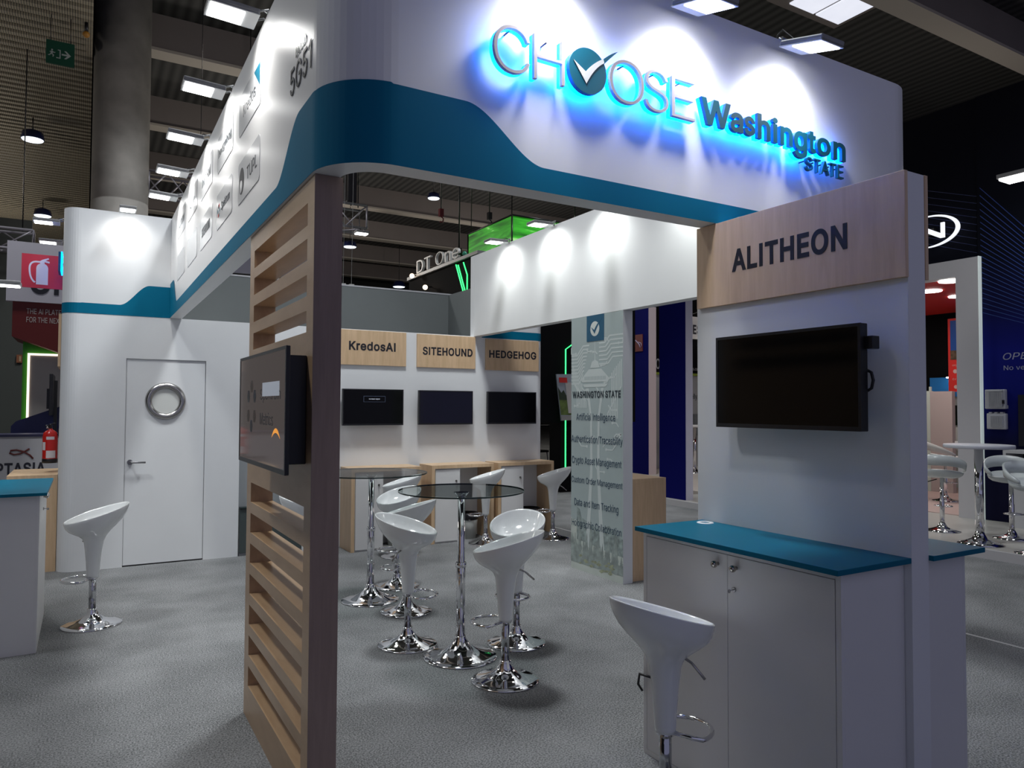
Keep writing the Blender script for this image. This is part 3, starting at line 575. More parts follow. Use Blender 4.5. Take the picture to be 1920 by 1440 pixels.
struct('trim_21', B().box(0.03, 0.9, 16.2, 45, 7.4, 9.8), mat('edge_girder', (0.085, 0.078, 0.07), 0.85, noise=0.1, nscale=1))
b = B().lathe([(0.475, 0), (0.475, 5.35), (0.470, 5.36), (0.470, 5.385), (0.475, 5.395), (0.475, 10)], 0.495, 15.4, 48)
tag(build('concrete_column', b, CONC), 'thick round bare concrete column rising to the ceiling behind the white stand', 'column')
# skylight
sk = thing('skylight', 'dirty roof skylight with white panes between the dark ceiling beams', 'skylight', (12.6, 9.2, 9.6))
build('frame', B().box(11.6, 13.7, 8.5, 9.85, 9.74, 9.8), BEAM, sk)
SKY = mat('daylit_pane', (0.7, 0.7, 0.72), 0.4, emit=(0.85, 0.88, 1.0), estr=0.75, noise=0.25, nscale=5)
for x0 in (12.05, 12.85):
    build('pane', B().box(x0, x0+0.72, 8.62, 9.66, 9.71, 9.74), SKY, sk)

# ================================================================== STAND WALLS
HW = 3.53
# tall storage box on the left with rounded corner, then low wall, then tall end on the right
def_l = [(-0.21, 10.2)] + arc(-0.06, 8.39, 0.15, PI, 1.5*PI, 10)
out = def_l + [(0.352, 8.24)]
inn = [(-0.11, 10.2)] + arc(-0.06, 8.39, 0.05, PI, 1.5*PI, 10) + [(0.352, 8.34)]
b = wall_path(out, inn, 0, HW)
b.box(0.352, 1.094, 8.24, 8.34, 2.072, 2.5).box(0.352, 0.85, 8.24, 8.34, 2.5, HW)
b.box(1.094, 1.44, 8.24, 8.34, 0, 2.5)
sw = struct('wall_door', b, WHITE)
struct('wall_door_side', B().box(1.36, 1.44, 8.34, 10.2, 0, 2.5), WHITE)
struct('wall_niche', B().box(1.44, 2.2, 8.24, 8.34, 1.95, 2.5).box(2.2, 4.25, 8.24, 8.34, 0, 2.5), WHITE)
out = [(4.25, 8.24)] + arc(5.187, 8.36, 0.12, -PI/2, 0, 8) + [(5.307, 9.8)]
inn = [(4.25, 8.34)] + arc(5.187, 8.36, 0.02, -PI/2, 0, 8) + [(5.207, 9.8)]
sw2 = struct('wall_end', wall_path(out, inn, 0, HW), WHITE)
# bands of teal on those walls
b = B()
xs = [-0.21]
pts = arc(-0.06, 8.39, 0.1525, PI, 1.5*PI, 10)
path = [(p[0], p[1], 2.6) for p in [(-0.2125, 10.2)]+pts]
for i in range(0, 46):
    x = -0.04+i*(0.74+0.04)/45
    path.append((x, 8.2375, 2.603+0.212*smoothstep((x-0.28)/0.27)))
for i in range(len(path)-1):
    a, c = path[i], path[i+1]
    b.add([(a[0], a[1], 2.5), (c[0], c[1], 2.5), (c[0], c[1], c[2]), (a[0], a[1], a[2])], [(0, 1, 2, 3)])
build('teal_wave_band', b, BAND, sw)
b = B()
path = [(4.36, 8.2375)]+arc(5.187, 8.36, 0.1225, -PI/2, 0, 8)+[(5.3095, 9.8)]
for a, c in zip(path, path[1:]):
    b.add([(*a, 2.49), (*c, 2.49), (*c, 2.592), (*a, 2.592)], [(0, 1, 2, 3)])
build('teal_band', b, BAND, sw2)

# door with porthole
d = struct('door_1', B().box(0.3555, 1.0905, 8.252, 8.292, 0.012, 2.064), WHITE, None, 0.003)
build('jamb', B().box(0.3521, 1.0939, 8.262, 8.30, 0.013, 2.0715), WHITE, d)
build('threshold_gap', B().box(0.352, 1.094, 8.262, 8.30, 0.0, 0.012), DARKLINE, d)
b = B()
R0, r0 = 0.146, 0.046
for i in range(40):
    pass
prof = [(0.124, -0.004), (0.127, 0.010), (0.138, 0.026), (0.157, 0.033), (0.176, 0.026), (0.189, 0.010), (0.192, -0.004)]
vs = []; fs = []
N = 48
for i in range(N):
    a = 2*PI*i/N
    for r, dd in prof:
        vs.append((0.716+r*math.cos(a), 8.252-dd, 1.648+r*math.sin(a)))
k = len(prof)
for i in range(N):
    j = (i+1) % N
    for q in range(k-1):
        fs.append((i*k+q, i*k+q+1, j*k+q+1, j*k+q))
build('porthole_ring', B().add(vs, fs, True), STEEL, d)
vs = [(0.716+0.130*math.cos(2*PI*i/N), 8.249, 1.648+0.130*math.sin(2*PI*i/N)) for i in range(N)]
build('porthole_glass', B().add(vs, [tuple(range(N))]), mat('frosted_porthole', (0.62, 0.63, 0.60), 0.25), d)
hb = B().tube([(0.402, 8.252, 1.035), (0.402, 8.236, 1.035)], 0.026, 20).tube([(0.402, 8.236, 1.035), (0.402, 8.205, 1.035)], 0.010, 12)
hb.tube([(0.402, 8.200, 1.035), (0.42, 8.196, 1.035), (0.54, 8.196, 1.032)], 0.010, 12)
build('door_handle', hb, mat('satin_handle', (0.33, 0.33, 0.34), 0.3, 1.0), d)

# recess right of the door: grey glass-fronted cabinet
g = thing('glass_cabinet', 'dark grey glass fronted cabinet in the recess right of the white porthole door', 'cabinet', (1.82, 8.3, 0))
build('back_panel', B().box(1.45, 2.19, 8.30, 8.33, 0.50, 1.94), mat('grey_recess', (0.30, 0.32, 0.33), 0.5), g)
build('cabinet_body', B().box(1.455, 2.19, 8.24, 8.30, 0.03, 0.50), mat('grey_green_glass', (0.06, 0.075, 0.075), 0.12), g, 0.003)
build('glass_top', B().box(1.455, 2.19, 8.225, 8.30, 0.505, 0.52), GEDGE, g)
build('plinth', B().box(1.455, 2.19, 8.25, 8.30, 0.0, 0.03), mat('plinth_grey', (0.25, 0.26, 0.27), 0.5), g)

# grey taller wall of the neighbouring stand
struct('wall_grey', B().box(0.9, 4.53, 9.6, 9.7, 0, 3.225).box(4.53, 4.63, 8.36, 9.7, 0, 3.225), GREYWALL)
struct('trim_30', B().box(0.9, 4.63, 9.595, 9.705, 3.225, 3.245), mat('wall_cap', (0.45, 0.45, 0.47), 0.5))

# ================================================================== FASCIA
def fascia_paths(off):
    """outer path of the left + front fascia, offset inwards by off"""
    X, Yf, R = 0.74, 2.55, 0.25
    p = [(X+off, 8.234)]
    for i in range(1, 90):
        p.append((X+off, 8.234-(8.234-2.80)*i/90))
    p += arc(X+R, Yf+R, R-off, PI, 1.5*PI, 14)
    for i in range(1, 90):
        p.append((X+R+(4.11-X-R)*i/90, Yf+off))
    p += arc(4.11, Yf+R, R-off, -PI/2, 0, 12)
    return p
fas = thing('overhead_fascia', 'white curved overhead fascia with teal wave band carrying the blue lit sign', 'fascia', (2.4, 2.6, 2.5))
po, pi_ = fascia_paths(0), fascia_paths(0.11)
fb = wall_path(po, pi_, 2.5, HW)
fo = build('panel', fb, WHITE_S, fas)
def band_top(px_, py_):
    if px_ < 0.7405:                       # left run
        t = 2.6+0.212*(1-smoothstep((py_-3.0)/0.42))
        t = max(t, 2.6+0.25*smoothstep((py_-7.60)/0.34))
        return t
    if py_ > 2.5501 and px_ < 2:
        return 2.81
    return 2.6+0.205*(1-smoothstep((px_-1.27)/0.37))
def fine(path, n):
    out = []
    for a, c in zip(path, path[1:]):
        for i in range(n):
            out.append((a[0]+(c[0]-a[0])*i/n, a[1]+(c[1]-a[1])*i/n))
    return out+[path[-1]]
pb = fine(fascia_paths(-0.003), 3)
b = B()
for a, c in zip(pb, pb[1:]):
    za, zc = band_top(a[0]+0.003 if a[0] < 0.7405 else a[0], a[1]+0.003 if a[1] < 2.5501 and a[0] > 0.99 else a[1]), 0
    def tp(q):
        if q[0] < 0.7385: return band_top(0.74, q[1])
        if q[1] < 2.5485: return band_top(max(q[0], 0.99), 2.55)
        return 2.81 if q[0] < 2 else 2.6
    b.add([(*a, 2.499), (*c, 2.499), (*c, tp(c)), (*a, tp(a))], [(0, 1, 2, 3)], True)
build('teal_wave_band', b, BAND, fas)
# right-hand header of the ring
hd = thing('header_beam', 'plain white header beam lit by three floodlights above the printed panel', 'fascia', (4.3, 5.5, 2.5))
build('panel', B().box(4.25, 4.36, 2.802, 8.238, 2.5, HW), WHITE, hd)
build('teal_band', B().box(4.3605, 4.363, 2.81, 8.238, 2.5, 2.6), BAND, hd)

# stand number
b = text_b('5G51', (0.738, 3.165, 2.925), NY, UZ, 0.335, 0.115, 0.002, 0.0)
num = thing('stand_number', 'dark 5G51 stand number lettering on the long left fascia near its front corner', 'lettering', (0.738, 3.0, 2.92))
build('digits', b, INK_G, num)
build('word_stand', text_b('Booth', (0.738, 3.075, 3.062), NY, UZ, 0.16, 0.045, 0.002, 0.0), mat('silver_vinyl', (0.5, 0.5, 0.5), 0.2, 0.6), num)

# logo plates
PLATE = mat('silver_plate', (0.66, 0.67, 0.69), 0.22, 0.08)
def rrect(w, h, r, n=5):
    return [p for q in ((w/2-r, h/2-r, 0), (-w/2+r, h/2-r, PI/2), (-w/2+r, -h/2+r, PI), (w/2-r, -h/2+r, 1.5*PI)) for p in arc(q[0], q[1], r, q[2], q[2]+PI/2, n)]
plates = [(4.10, 3.255, 'Kredos', 'tri'), (4.10, 2.865, 'TUPL', 'disc'), (4.90, 3.265, 'hedgehog', None), (4.90, 2.885, 'Spektrum', 'hex'),
          (5.72, 3.28, 'INFORM', None), (5.70, 2.895, 'SITEHOUND', None), (6.52, 3.29, 'One', None), (6.50, 2.90, '', None), (7.32, 3.30, 'ALITHEON', None), (7.32, 2.905, '', None)]
desc = ['nearest the corner, upper row, with a teal triangle', 'nearest the corner, lower row, with a dark disc', 'second column, upper row',
        'second column, lower row, with a small hexagon', 'third column, upper row', 'third column, lower row', 'fourth column, upper row', 'fourth column, lower row, almost blank',
        'farthest column, upper row', 'farthest column, lower row, almost blank']
for i, (yc, zc, tx, mk) in enumerate(plates):
    t = thing('logo_plate', 'silver logo plate on the left fascia, '+desc[i], 'plate', (0.74, yc, zc), group='silver logo plates on the left fascia')
    fn = lambda u, v, w_, yc=yc, zc=zc: (0.7395-w_, yc-u, zc+v)
    build('plate', B().prism(rrect(0.60, 0.235, 0.03), fn, 0.0, 0.002), PLATE, t)
    ox = 0.0
    if mk == 'disc':
        build('emblem', B().prism([(-0.19+0.075*math.cos(2*PI*q/28), 0.075*math.sin(2*PI*q/28)) for q in range(28)], fn, 0.0022, 0.0030), INK_G, t)
        build('emblem_curve', B().prism([(-0.20+0.035*math.cos(2*PI*q/20), -0.03+0.035*math.sin(2*PI*q/20)) for q in range(20)], fn, 0.0031, 0.0036), PLATE, t)
        ox = 0.10
    if mk == 'tri':
        build('emblem', B().prism([(0.13, 0.10), (0.28, 0.10), (0.28, -0.02)], fn, 0.0022, 0.0030), LETTEAL, t)
    if mk == 'hex':
        for q in range(6):
            a = q*PI/3
            build('emblem', B().prism([(-0.2+0.035*math.cos(a)+0.014*math.cos(e*PI/3), 0.0+0.035*math.sin(a)+0.014*math.sin(e*PI/3)) for e in range(6)], fn, 0.0022, 0.0030),
                  (LETTEAL, RED, INK_G)[q % 3], t)
        ox = 0.06
    if tx:
        ww = {'TUPL': 0.27, 'One': 0.3, 'hedgehog': 0.5, 'Kredos': 0.34}.get(tx, 0.42 if mk is None else 0.32)
        build('lettering', text_b(tx, (0.7372, yc-ox+ww/2, zc-0.035), NY, UZ, ww, 0.07, 0.0010, 0.0 if tx != 'hedgehog' else 0.02), INK_G, t)

# ================================================================== BLUE LIT SIGN
sg = thing('illuminated_sign', 'CHOOSE Washington STATE sign of raised letters with blue glowing backs', 'sign', (2.45, 2.52, 2.93))
def sign_letter(name, txt, x0, x1, z0, z1, bold, m, led=True):
    yb = 2.499
    # front slab
    f = build(name, text_b(txt, (x0, yb, z0), UX, UZ, x1-x0, z1-z0, 0.018, bold), m, sg)
    if led:
        build('led_edge', text_b(txt, (x0, yb+0.022, z0), UX, UZ, x1-x0, z1-z0, 0.0215, bold), LEDBLUE, f)
    build('standoff', B().tube([((x0+x1)/2, yb+0.01, z1-0.012), ((x0+x1)/2, 2.5485, z1-0.012)], 0.004, 6), BLACK, f)
    return f
ZB, ZT = 2.936, 3.122
for ch, x0, x1 in (('C', 1.361, 1.527), ('H', 1.546, 1.697), ('O', 1.932, 2.124), ('S', 2.131, 2.268), ('E', 2.289, 2.432)):
    o_ = 0.003 if ch in 'COS' else 0
    sign_letter('letter', ch, x0, x1, ZB-o_, ZT+o_, -0.012, LETGREY)
# the check-mark disc standing for an O
cxs, czs, rs = 1.813, 3.026, 0.098
fnf = lambda u, v, w_: (cxs+u, 2.499-w_, czs+v)
dk = build('check_disc', B().prism([(rs*math.cos(2*PI*q/48), rs*math.sin(2*PI*q/48)) for q in range(48)], fnf, 0.0, 0.022), LETTEAL, sg)
rl = rs-0.001
build('led_edge', B().prism([(rl*math.cos(2*PI*q/48), rl*math.sin(2*PI*q/48)) for q in range(48)], fnf, -0.022, -0.0005), LEDBLUE, dk)
def bez(p0, p1, p2, n=8):
    return [((1-t)**2*p0[0]+2*t*(1-t)*p1[0]+t*t*p2[0], (1-t)**2*p0[1]+2*t*(1-t)*p1[1]+t*t*p2[1]) for t in [i/n for i in range(n+1)]]
tick = [(-0.077, 0.03), (-0.017, -0.006+0.0)] + bez((-0.013, -0.006), (0.03, 0.045), (0.078, 0.068)) + bez((0.083, 0.052), (0.03, 0.02), (-0.011, -0.058))
build('tick', B().prism(tick, fnf, 0.0222, 0.026), mat('tick_white', (0.72, 0.74, 0.75), 0.4), dk)
tail = bez((0.078, 0.068), (0.12, 0.105), (0.16, 0.122)) + bez((0.16, 0.122), (0.125, 0.09), (0.087, 0.052))[1:]
build('tick_tail', B().prism(tail, fnf, 0.004, 0.0222), LETTEAL, dk)
# Washington, letter by letter, widths from one laid-out word
word = 'Washington'
spans = [(2.472, 2.666), (2.664, 2.752), (2.758, 2.835), (2.852, 2.946), (2.962, 3.000), (3.018, 3.112), (3.122, 3.225), (3.232, 3.296), (3.303, 3.415), (3.437, 3.541)]
tops = {'W': 3.066, 'h': 3.066, 'i': 3.068, 't': 3.052}
for ch, (x0, x1) in zip(word, spans):
    zt = tops.get(ch, 3.036)
    zb = 2.896 if ch == 'g' else 2.940
    sign_letter('letter', ch, x0, x1, zb, zt, 0.045, LETTEAL)
for ch, x0, x1 in (('S', 3.217, 3.268), ('T', 3.280, 3.333), ('A', 3.335, 3.403), ('T', 3.408, 3.461), ('E', 3.474, 3.522)):
    sign_letter('letter', ch, x0, x1, 2.843, 2.914, 0.0, LETTEAL, False)

# ================================================================== FLOODLIGHTS
def floodlight(label, base, out, drop, aim, power, size, color=(1, 0.985, 0.95), tilt=0.0, L=0.24, Wd=0.165, lamp=True, cone=92, blend=0.75, group='floodlights on the stand walls', bezel=None):
    """base: clamp on the wall top (x,y,z); out: unit plan vector away from the wall"""
    bx, by, bz = base
    ox, oy = out
    t = thing('floodlight', label, 'floodlight', (bx, by, bz), group=group)
    ang = tilt
    ca, sa = math.cos(ang), math.sin(ang)
    def P(u, v, w):     # u outwards, v sideways, w up (tilted about v)
        uu = u*ca + w*sa
        ww = -u*sa + w*ca
        return (bx+ox*uu-oy*v, by+oy*uu+ox*v, bz+drop+ww)
    def slab(u0, u1, v0, v1, w0, w1):
        b = B()
        vs = [P(u, v, w) for w in (w0, w1) for u, v in ((u0, v0), (u1, v0), (u1, v1), (u0, v1))]
        return b.add(vs, [(3, 2, 1, 0), (4, 5, 6, 7), (0, 1, 5, 4), (1, 2, 6, 5), (2, 3, 7, 6), (3, 0, 4, 7)])
    build('housing', slab(0.05, 0.05+L, -Wd/2, Wd/2, 0.0, 0.028), HOUSING, t, 0.008)
    build('bezel', slab(0.05, 0.05+L, -Wd/2, Wd/2, -0.006, 0.0), bezel or HOUSING_W, t, 0.002)
    build('lens', slab(0.05+L*0.28, 0.05+L*0.95, -Wd*0.42, Wd*0.42, -0.0105, -0.0055), LENS, t, 0.004)
    b = B().tube([P(0.07, -Wd*0.3, 0.02), P(0.01, -Wd*0.3, 0.05), (bx, by, bz+0.012), (bx-ox*0.05, by-oy*0.05, bz+0.0075)], 0.006, 8)
    b.tube([P(0.07, Wd*0.3, 0.02), P(0.01, Wd*0.3, 0.05), (bx, by, bz+0.012), (bx-ox*0.05, by-oy*0.05, bz+0.0075)], 0.006, 8)
    build('bracket', b, HOUSING, t)
    cp_ = [P(0.09, 0, 0.03), P(0.05, 0.02, 0.055)]+[(bx-ox*q, by-oy*q, bz+hh) for q, hh in ((0.0, 0.055), (0.03, 0.04), (0.05, 0.012))]
    build('cable', B().tube(cp_, 0.004, 6), BLACK, t)
    if lamp:
        c = P(0.05+L*0.63, 0, -0.02)
        light('floodlight_beam', 'SPOT', c, aim(c), power, color, t, spot_size=math.radians(cone), spot_blend=blend, shadow_soft_size=size)
    return t
FR = ['third from the front', 'fourth from the front', 'fifth from the front', 'last before the door wall']
names = ['nearest the front corner', 'second from the front corner', 'third from the front corner', 'fourth from the front corner', 'farthest, close to the door wall']
for i, yy in enumerate((3.774, 4.778, 5.728, 6.62, 7.45)):
    floodlight('floodlight leaning out over the left fascia, '+names[i], (0.76, yy, HW), (-1, 0), 0.0,
               lambda c: (0.74, c[1], c[2]-0.30), 32, 0.06, tilt=-0.05, cone=134, blend=1.0)
fl = floodlight('small floodlight clamped on the rounded white wall above the porthole door', (0.33, 8.26, HW), (0, -1), 0.0, lambda c: (c[0], 8.24, c[2]-0.35), 15, 0.08, tilt=0.0, L=0.2, Wd=0.15, cone=134, blend=1.0)
fr = ['above the letter C end', 'above the middle of the sign', 'above the STATE end']
for i, xx in enumerate((1.66, 2.384, 3.118)):
    floodlight('floodlight projecting from the front fascia, '+fr[i], (xx, 2.545, HW), (0, -1), -0.06,
               lambda c: (c[0], 2.55, c[2]-0.36), 36, 0.10, cone=138, blend=1.0, tilt=0.28, L=0.26, Wd=0.17, color=(0.97, 0.98, 1.0))
hn = ['closest to the back wall', 'in the middle of the three', 'closest to the front fascia']
for i, yy in enumerate((7.35, 6.40, 5.48)):
    floodlight('floodlight on the inner white header, '+hn[i], (4.24, yy, HW-0.02), (-1, 0), 0.0,
               lambda c: (4.25, c[1], c[2]-0.36), 29, 0.08, tilt=0.02, cone=138, blend=1.0, color=(0.96, 1.0, 0.97))
floodlight('floodlight on the inner white header, hidden next to the front fascia', (4.24, 4.3, HW-0.02), (-1, 0), 0.0, lambda c: (4.25, c[1], c[2]-0.36), 29, 0.08, tilt=0.02, cone=138, blend=1.0, color=(0.96, 1.0, 0.97))

# ================================================================== SLATTED SCREEN (left)
sc_ = thing('slatted_screen', 'tall maple slatted room divider under the front left corner of the fascia', 'divider', (0.805, 3.43, 0))
X0, X1, Y0, Y1 = 0.75, 0.86, 2.80, 4.055
slots = [(2.318, 2.408), (2.178, 2.266), (2.036, 2.121), (1.893, 1.978)] + [(1.207-0.156*k-0.10, 1.207-0.156*k) for k in range(7)]
slots.sort()
build('stile', B().box(X0, X1, Y0, 2.897, 0, 2.499), MAPLE_L, sc_)
build('stile', B().box(X0, X1, 3.95, Y1, 0, 2.499), MAPLE_L, sc_)
zs = [0.0]+[z for s_ in slots for z in s_]+[2.499]
for q in range(0, len(zs), 2):
    big = zs[q+1]-zs[q] > 0.4
    build('solid_panel' if big else 'slat', B().box(X0, X1, 2.897, 3.95, zs[q], zs[q+1]), MAPLE_L, sc_)
build('shaded_end_face', B().box(X0, X1, Y0-0.003, Y0, 0, 2.499), wood('shade_tinted_veneer', (0.235, 0.170, 0.145), (0.285, 0.205, 0.175), 0.6, (8, 8, 0.6)), sc_)  # end face coloured darker to paint in the shade under the fascia

# ================================================================== TELEVISIONS
def tv(label, plane, a0, a1, z0, z1, front, depth, wallp, gap_mat=BLACK, on=None):
    """plane 'x-': faces -X at x=front spanning y a0..a1; 'y-': faces -Y at y=front spanning x a0..a1"""
    mid = (a0+a1)/2; zm = (z0+z1)/2
    if plane == 'x-':
        bx = lambda u0, u1, w0, w1, d0, d1: B().box(front+d0, front+d1, u0, u1, w0, w1)
        loc = (front+depth, mid, z0)
    else:
        bx = lambda u0, u1, w0, w1, d0, d1: B().box(u0, u1, front+d0, front+d1, w0, w1)
        loc = (mid, front+depth, z0)
    t = thing('television', label, 'television', loc)
    e = 0.012
    build('casing', bx(a0, a1, z0, z1, 0.004, depth), BLACK, t, 0.003)
    ring_o = [(a0, z0), (a1, z0), (a1, z1), (a0, z1)]
    ring_i = [(a0+e, z0+e*1.5), (a1-e, z0+e*1.5), (a1-e, z1-e), (a0+e, z1-e)]
    pt = (lambda q, dd: (front+dd, q[0], q[1])) if plane == 'x-' else (lambda q, dd: (q[0], front+dd, q[1]))
    vs = [pt(q, dd) for dd in (0.0, 0.006) for q in ring_o+ring_i]
    fs = []
    for i in range(4):
        j = (i+1) % 4
        fs += [(i, j, 4+j, 4+i), (8+i, 12+i, 12+j, 8+j), (i, 8+i, 8+j, j), (4+i, 4+j, 12+j, 12+i)]
    build('bezel', B().add(vs, fs), BLACK, t)
    build('screen', bx(a0+e, a1-e, z0+e*1.5, z1-e, 0.002, 0.004), on or SCREEN, t)
    if depth > 0.03:
        build('wall_bracket', bx(mid-0.18, mid+0.18, zm-0.1, zm+0.1, depth, wallp-front-0.001), BLACK, t)
    return t
t = tv('black television hanging on the maple slatted screen, showing a dim slide', 'x-', 2.675, 3.575, 1.352, 1.820, 0.622, 0.016, 0.75,
       on=mat('dim_screen_reflection', (0.02, 0.018, 0.018), 0.06, emit=(0.052, 0.043, 0.041), estr=1.0))  # faint warm glow also stands in for the hall reflected in the screen
build('rear_box', B().box(0.642, 0.7495, 2.875, 3.46, 1.375, 1.80), BLACK, t, 0.004)  # plain black box between the set and the slatted panel
SLIDE = mat('slide_ink', (0.006, 0.006, 0.012), 0.4)
build('slide_text', text_b('Spektrum', (0.6235, 3.12, 1.615), NY, UZ, 0.36, 0.055, 0.0004), SLIDE, t)
build('slide_text', text_b('Metrics', (0.6235, 3.12, 1.525), NY, UZ, 0.24, 0.05, 0.0004), SLIDE, t)
fn = lambda u, v, w_: (0.6235-w_, 3.30-u, 1.60+v)
for q in range(6):
    a = q*PI/3+PI/6
    build('slide_emblem', B().prism([(0.085*math.cos(a)*0.9+0.03*math.cos(e*PI/3), 0.085*math.sin(a)+0.03*math.sin(e*PI/3)) for e in range(6)], fn, 0, 0.0004), (SLIDE, mat('slide_brown', (0.06, 0.03, 0.015), 0.4))[q % 2], t)
fn = lambda u, v, w_: (0.6235-w_, 2.83-u, 1.50+v)
build('slide_swoosh', B().prism(bez((-0.07, -0.02), (0.0, 0.055), (0.07, -0.02))+bez((0.07, -0.02), (0.0, 0.02), (-0.07, -0.02))[1:-1], fn, 0, 0.0004), mat('orange_glow', (0.5, 0.2, 0.02), 0.4, emit=(1.0, 0.38, 0.05), estr=0.6), t)
fn = lambda u, v, w_: (0.6235-w_, 2.93-u, 1.665+v)
build('slide_banner', B().prism([(-0.15, -0.025), (0.15, -0.025), (0.15, 0.03), (-0.15, 0.03)], fn, 0, 0.0005), mat('pale_banner', (0.25, 0.28, 0.32), 0.4, emit=(0.6, 0.65, 0.75), estr=0.25), t)
t = tv('large black television on the panel under the ALITHEON board', 'x-', 1.733, 2.473, 1.514, 1.930, 2.55, 0.045, 2.65)
build('receiver_box', B().box(2.575, 2.62, 1.70, 1.733, 1.83, 1.88), BLACK, t, 0.003)
build('cable_loop', B().tube([(2.60, 1.74, 1.75), (2.60, 1.722, 1.74), (2.60, 1.715, 1.71), (2.60, 1.722, 1.68), (2.60, 1.74, 1.67)], 0.006, 8), BLACK, t)
tk = tv('black television with a small message box under the KredosAI board', 'y-', 2.53, 3.266, 1.385, 1.805, 8.14, 0.045, 8.24)
build('message_box', B().box(2.775, 3.04, 8.1405, 8.1415, 1.655, 1.725), mat('message_frame', (0.08, 0.10, 0.16), 0.4), tk)
build('message_field', B().box(2.78, 3.035, 8.1395, 8.1405, 1.66, 1.72), SCREEN, tk)
build('message_text', text_b('no input signal', (2.84, 8.1393, 1.683), UX, UZ, 0.13, 0.014, 0.0005), mat('message_text', (0.6, 0.6, 0.7), 0.4, emit=(0.7, 0.75, 0.9), estr=0.8), tk)
tv('black television under the SITEHOUND board', 'y-', 3.465, 4.19, 1.387, 1.802, 8.14, 0.045, 8.24, on=mat('screen_blue_black', (0.005, 0.005, 0.014), 0.12))
tv('black television under the HEDGEHOG board', 'y-', 4.403, 5.125, 1.388, 1.800, 8.14, 0.045, 8.24)

# ================================================================== SIGN BOARDS
def board_y(txt, x0, x1, z0, z1, tx0, tx1, tz0, th, label):
    t = thing('sign_board', label, 'sign', ((x0+x1)/2, 8.23, z0))
    build('board', B().box(x0, x1, 8.218, 8.24, z0, z1), MAPLE, t, 0.0015)
    build('lettering', text_b(txt, (tx0, 8.2178, tz0), UX, UZ, tx1-tx0, th, 0.0015, 0.03), INK, t)
board_y('KredosAI', 2.405, 3.326, 2.085, 2.491, 2.62, 3.19, 2.255, 0.105, 'maple sign board lettered KredosAI, leftmost on the back wall')
board_y('SITEHOUND', 3.467, 4.262, 2.084, 2.488, 3.54, 4.22, 2.235, 0.10, 'maple sign board lettered SITEHOUND in the middle of the back wall')
board_y('HEDGEHOG', 4.412, 5.211, 2.078, 2.478, 4.46, 5.17, 2.235, 0.10, 'maple sign board lettered HEDGEHOG, rightmost on the back wall')
pa = thing('partition_panel', 'white partition panel jutting out under the right end of the fascia', 'partition', (2.705, 2.15, 0))
build('board', B().box(2.65, 2.76, 1.603, 2.694, 0, 2.497), WHITE, pa, 0.002)
t = thing('sign_board', 'large maple sign board lettered ALITHEON on the right partition', 'sign', (2.64, 2.14, 2.09))
build('board', B().box(2.63, 2.65, 1.600, 2.676, 2.094, 2.497), wood('maple_board', (0.60, 0.42, 0.27), (0.70, 0.51, 0.345), 0.42, (5, 5, 0.45)), t, 0.0015)
build('lettering', text_b('ALITHEON', (2.6298, 2.445, 2.242), NY, UZ, 0.605, 0.108, 0.0015, 0.03), INK, t)
t = thing('sign_board', 'edge of a maple sign board on the far side of the right partition', 'sign', (2.77, 2.14, 2.09))
build('board', B().box(2.76, 2.78, 1.600, 2.676, 2.094, 2.497), MAPLE, t, 0.0015)

# ================================================================== COUNTERS
def counter(label, x0, x1, y0, y1, face, tx0, tx1, ty0, ty1, ztop=1.05, knob=True, key=True, grom=None):
    """white cupboard with teal top; doors on the face 'x-' or 'x+'"""
    t = thing('counter_cabinet', label, 'counter', ((x0+x1)/2, (y0+y1)/2, 0))
    zt = ztop-0.02
    xf = x0 if face == 'x-' else x1
    s_ = -1 if face == 'x-' else 1
    body = B().box(*( (x0+0.018, x1) if face == 'x-' else (x0, x1-0.018) ), y0, y1, 0, zt)
    build('body', body, MELA, t, 0.001)
    ft = B()
    fx = (x0, x0+0.018) if face == 'x-' else (x1-0.018, x1)
    ft.box(*fx, y0, y0+0.022, 0, zt).box(*fx, y1-0.022, y1, 0, zt).box(*fx, y0+0.022, y1-0.022, 0, 0.022).box(*fx, y0+0.022, y1-0.022, zt-0.026, zt)
    build('face_frame', ft, MELA, t, 0.0008)
    ym = (y0+y1)/2
    g = 0.0022
    for k, (a, c) in enumerate(((ym+g/2, y1-0.022-g), (y0+0.022+g, ym-g/2))):
        dd = build('door', B().box(fx[0]+(0.0 if face == 'x-' else 0.004), fx[1]-(0.004 if face == 'x-' else 0.0), a, c, 0.022+g, zt-0.026-g), MELA, t, 0.0008)
        if knob:
            yk = ym+0.052 if k == 0 else ym-0.048
            kb = B().tube([(xf, yk, 0.957), (xf+s_*0.012, yk, 0.957)], 0.008, 12).sphere((xf+s_*0.022, yk, 0.957), 0.0145)
            build('knob', kb, NICKEL, dd)
        if key and k == 1:
            lk = B().tube([(xf, ym-0.036, 0.869), (xf+s_*0.006, ym-0.036, 0.869)], 0.010, 16)
            build('lock', lk, STEEL, dd)
            build('key', B().tube([(xf+s_*0.006, ym-0.036, 0.869), (xf+s_*0.022, ym-0.036, 0.869)], 0.002, 6).sphere((xf+s_*0.028, ym-0.036, 0.866), 0.009, 10, 6, (1, 0.3, 0.9)), STEEL, dd)
    build('worktop', B().box(tx0, tx1, ty0, ty1, zt, ztop), TEALTOP, t, 0.0015)
    if grom:
        build('cable_grommet', B().lathe([(0.022, ztop), (0.022, ztop+0.003), (0.038, ztop+0.003), (0.040, ztop)], grom[0], grom[1], 24, True, False, False), mat('grommet_white', (0.75, 0.75, 0.74), 0.4), t)
    return t
cr1 = counter('white two door counter with teal top under the large television', 2.28, 2.648, 1.633, 2.672, 'x-', 2.222, 2.649, 1.603, 2.666, 1.05, grom=(2.59, 2.585))
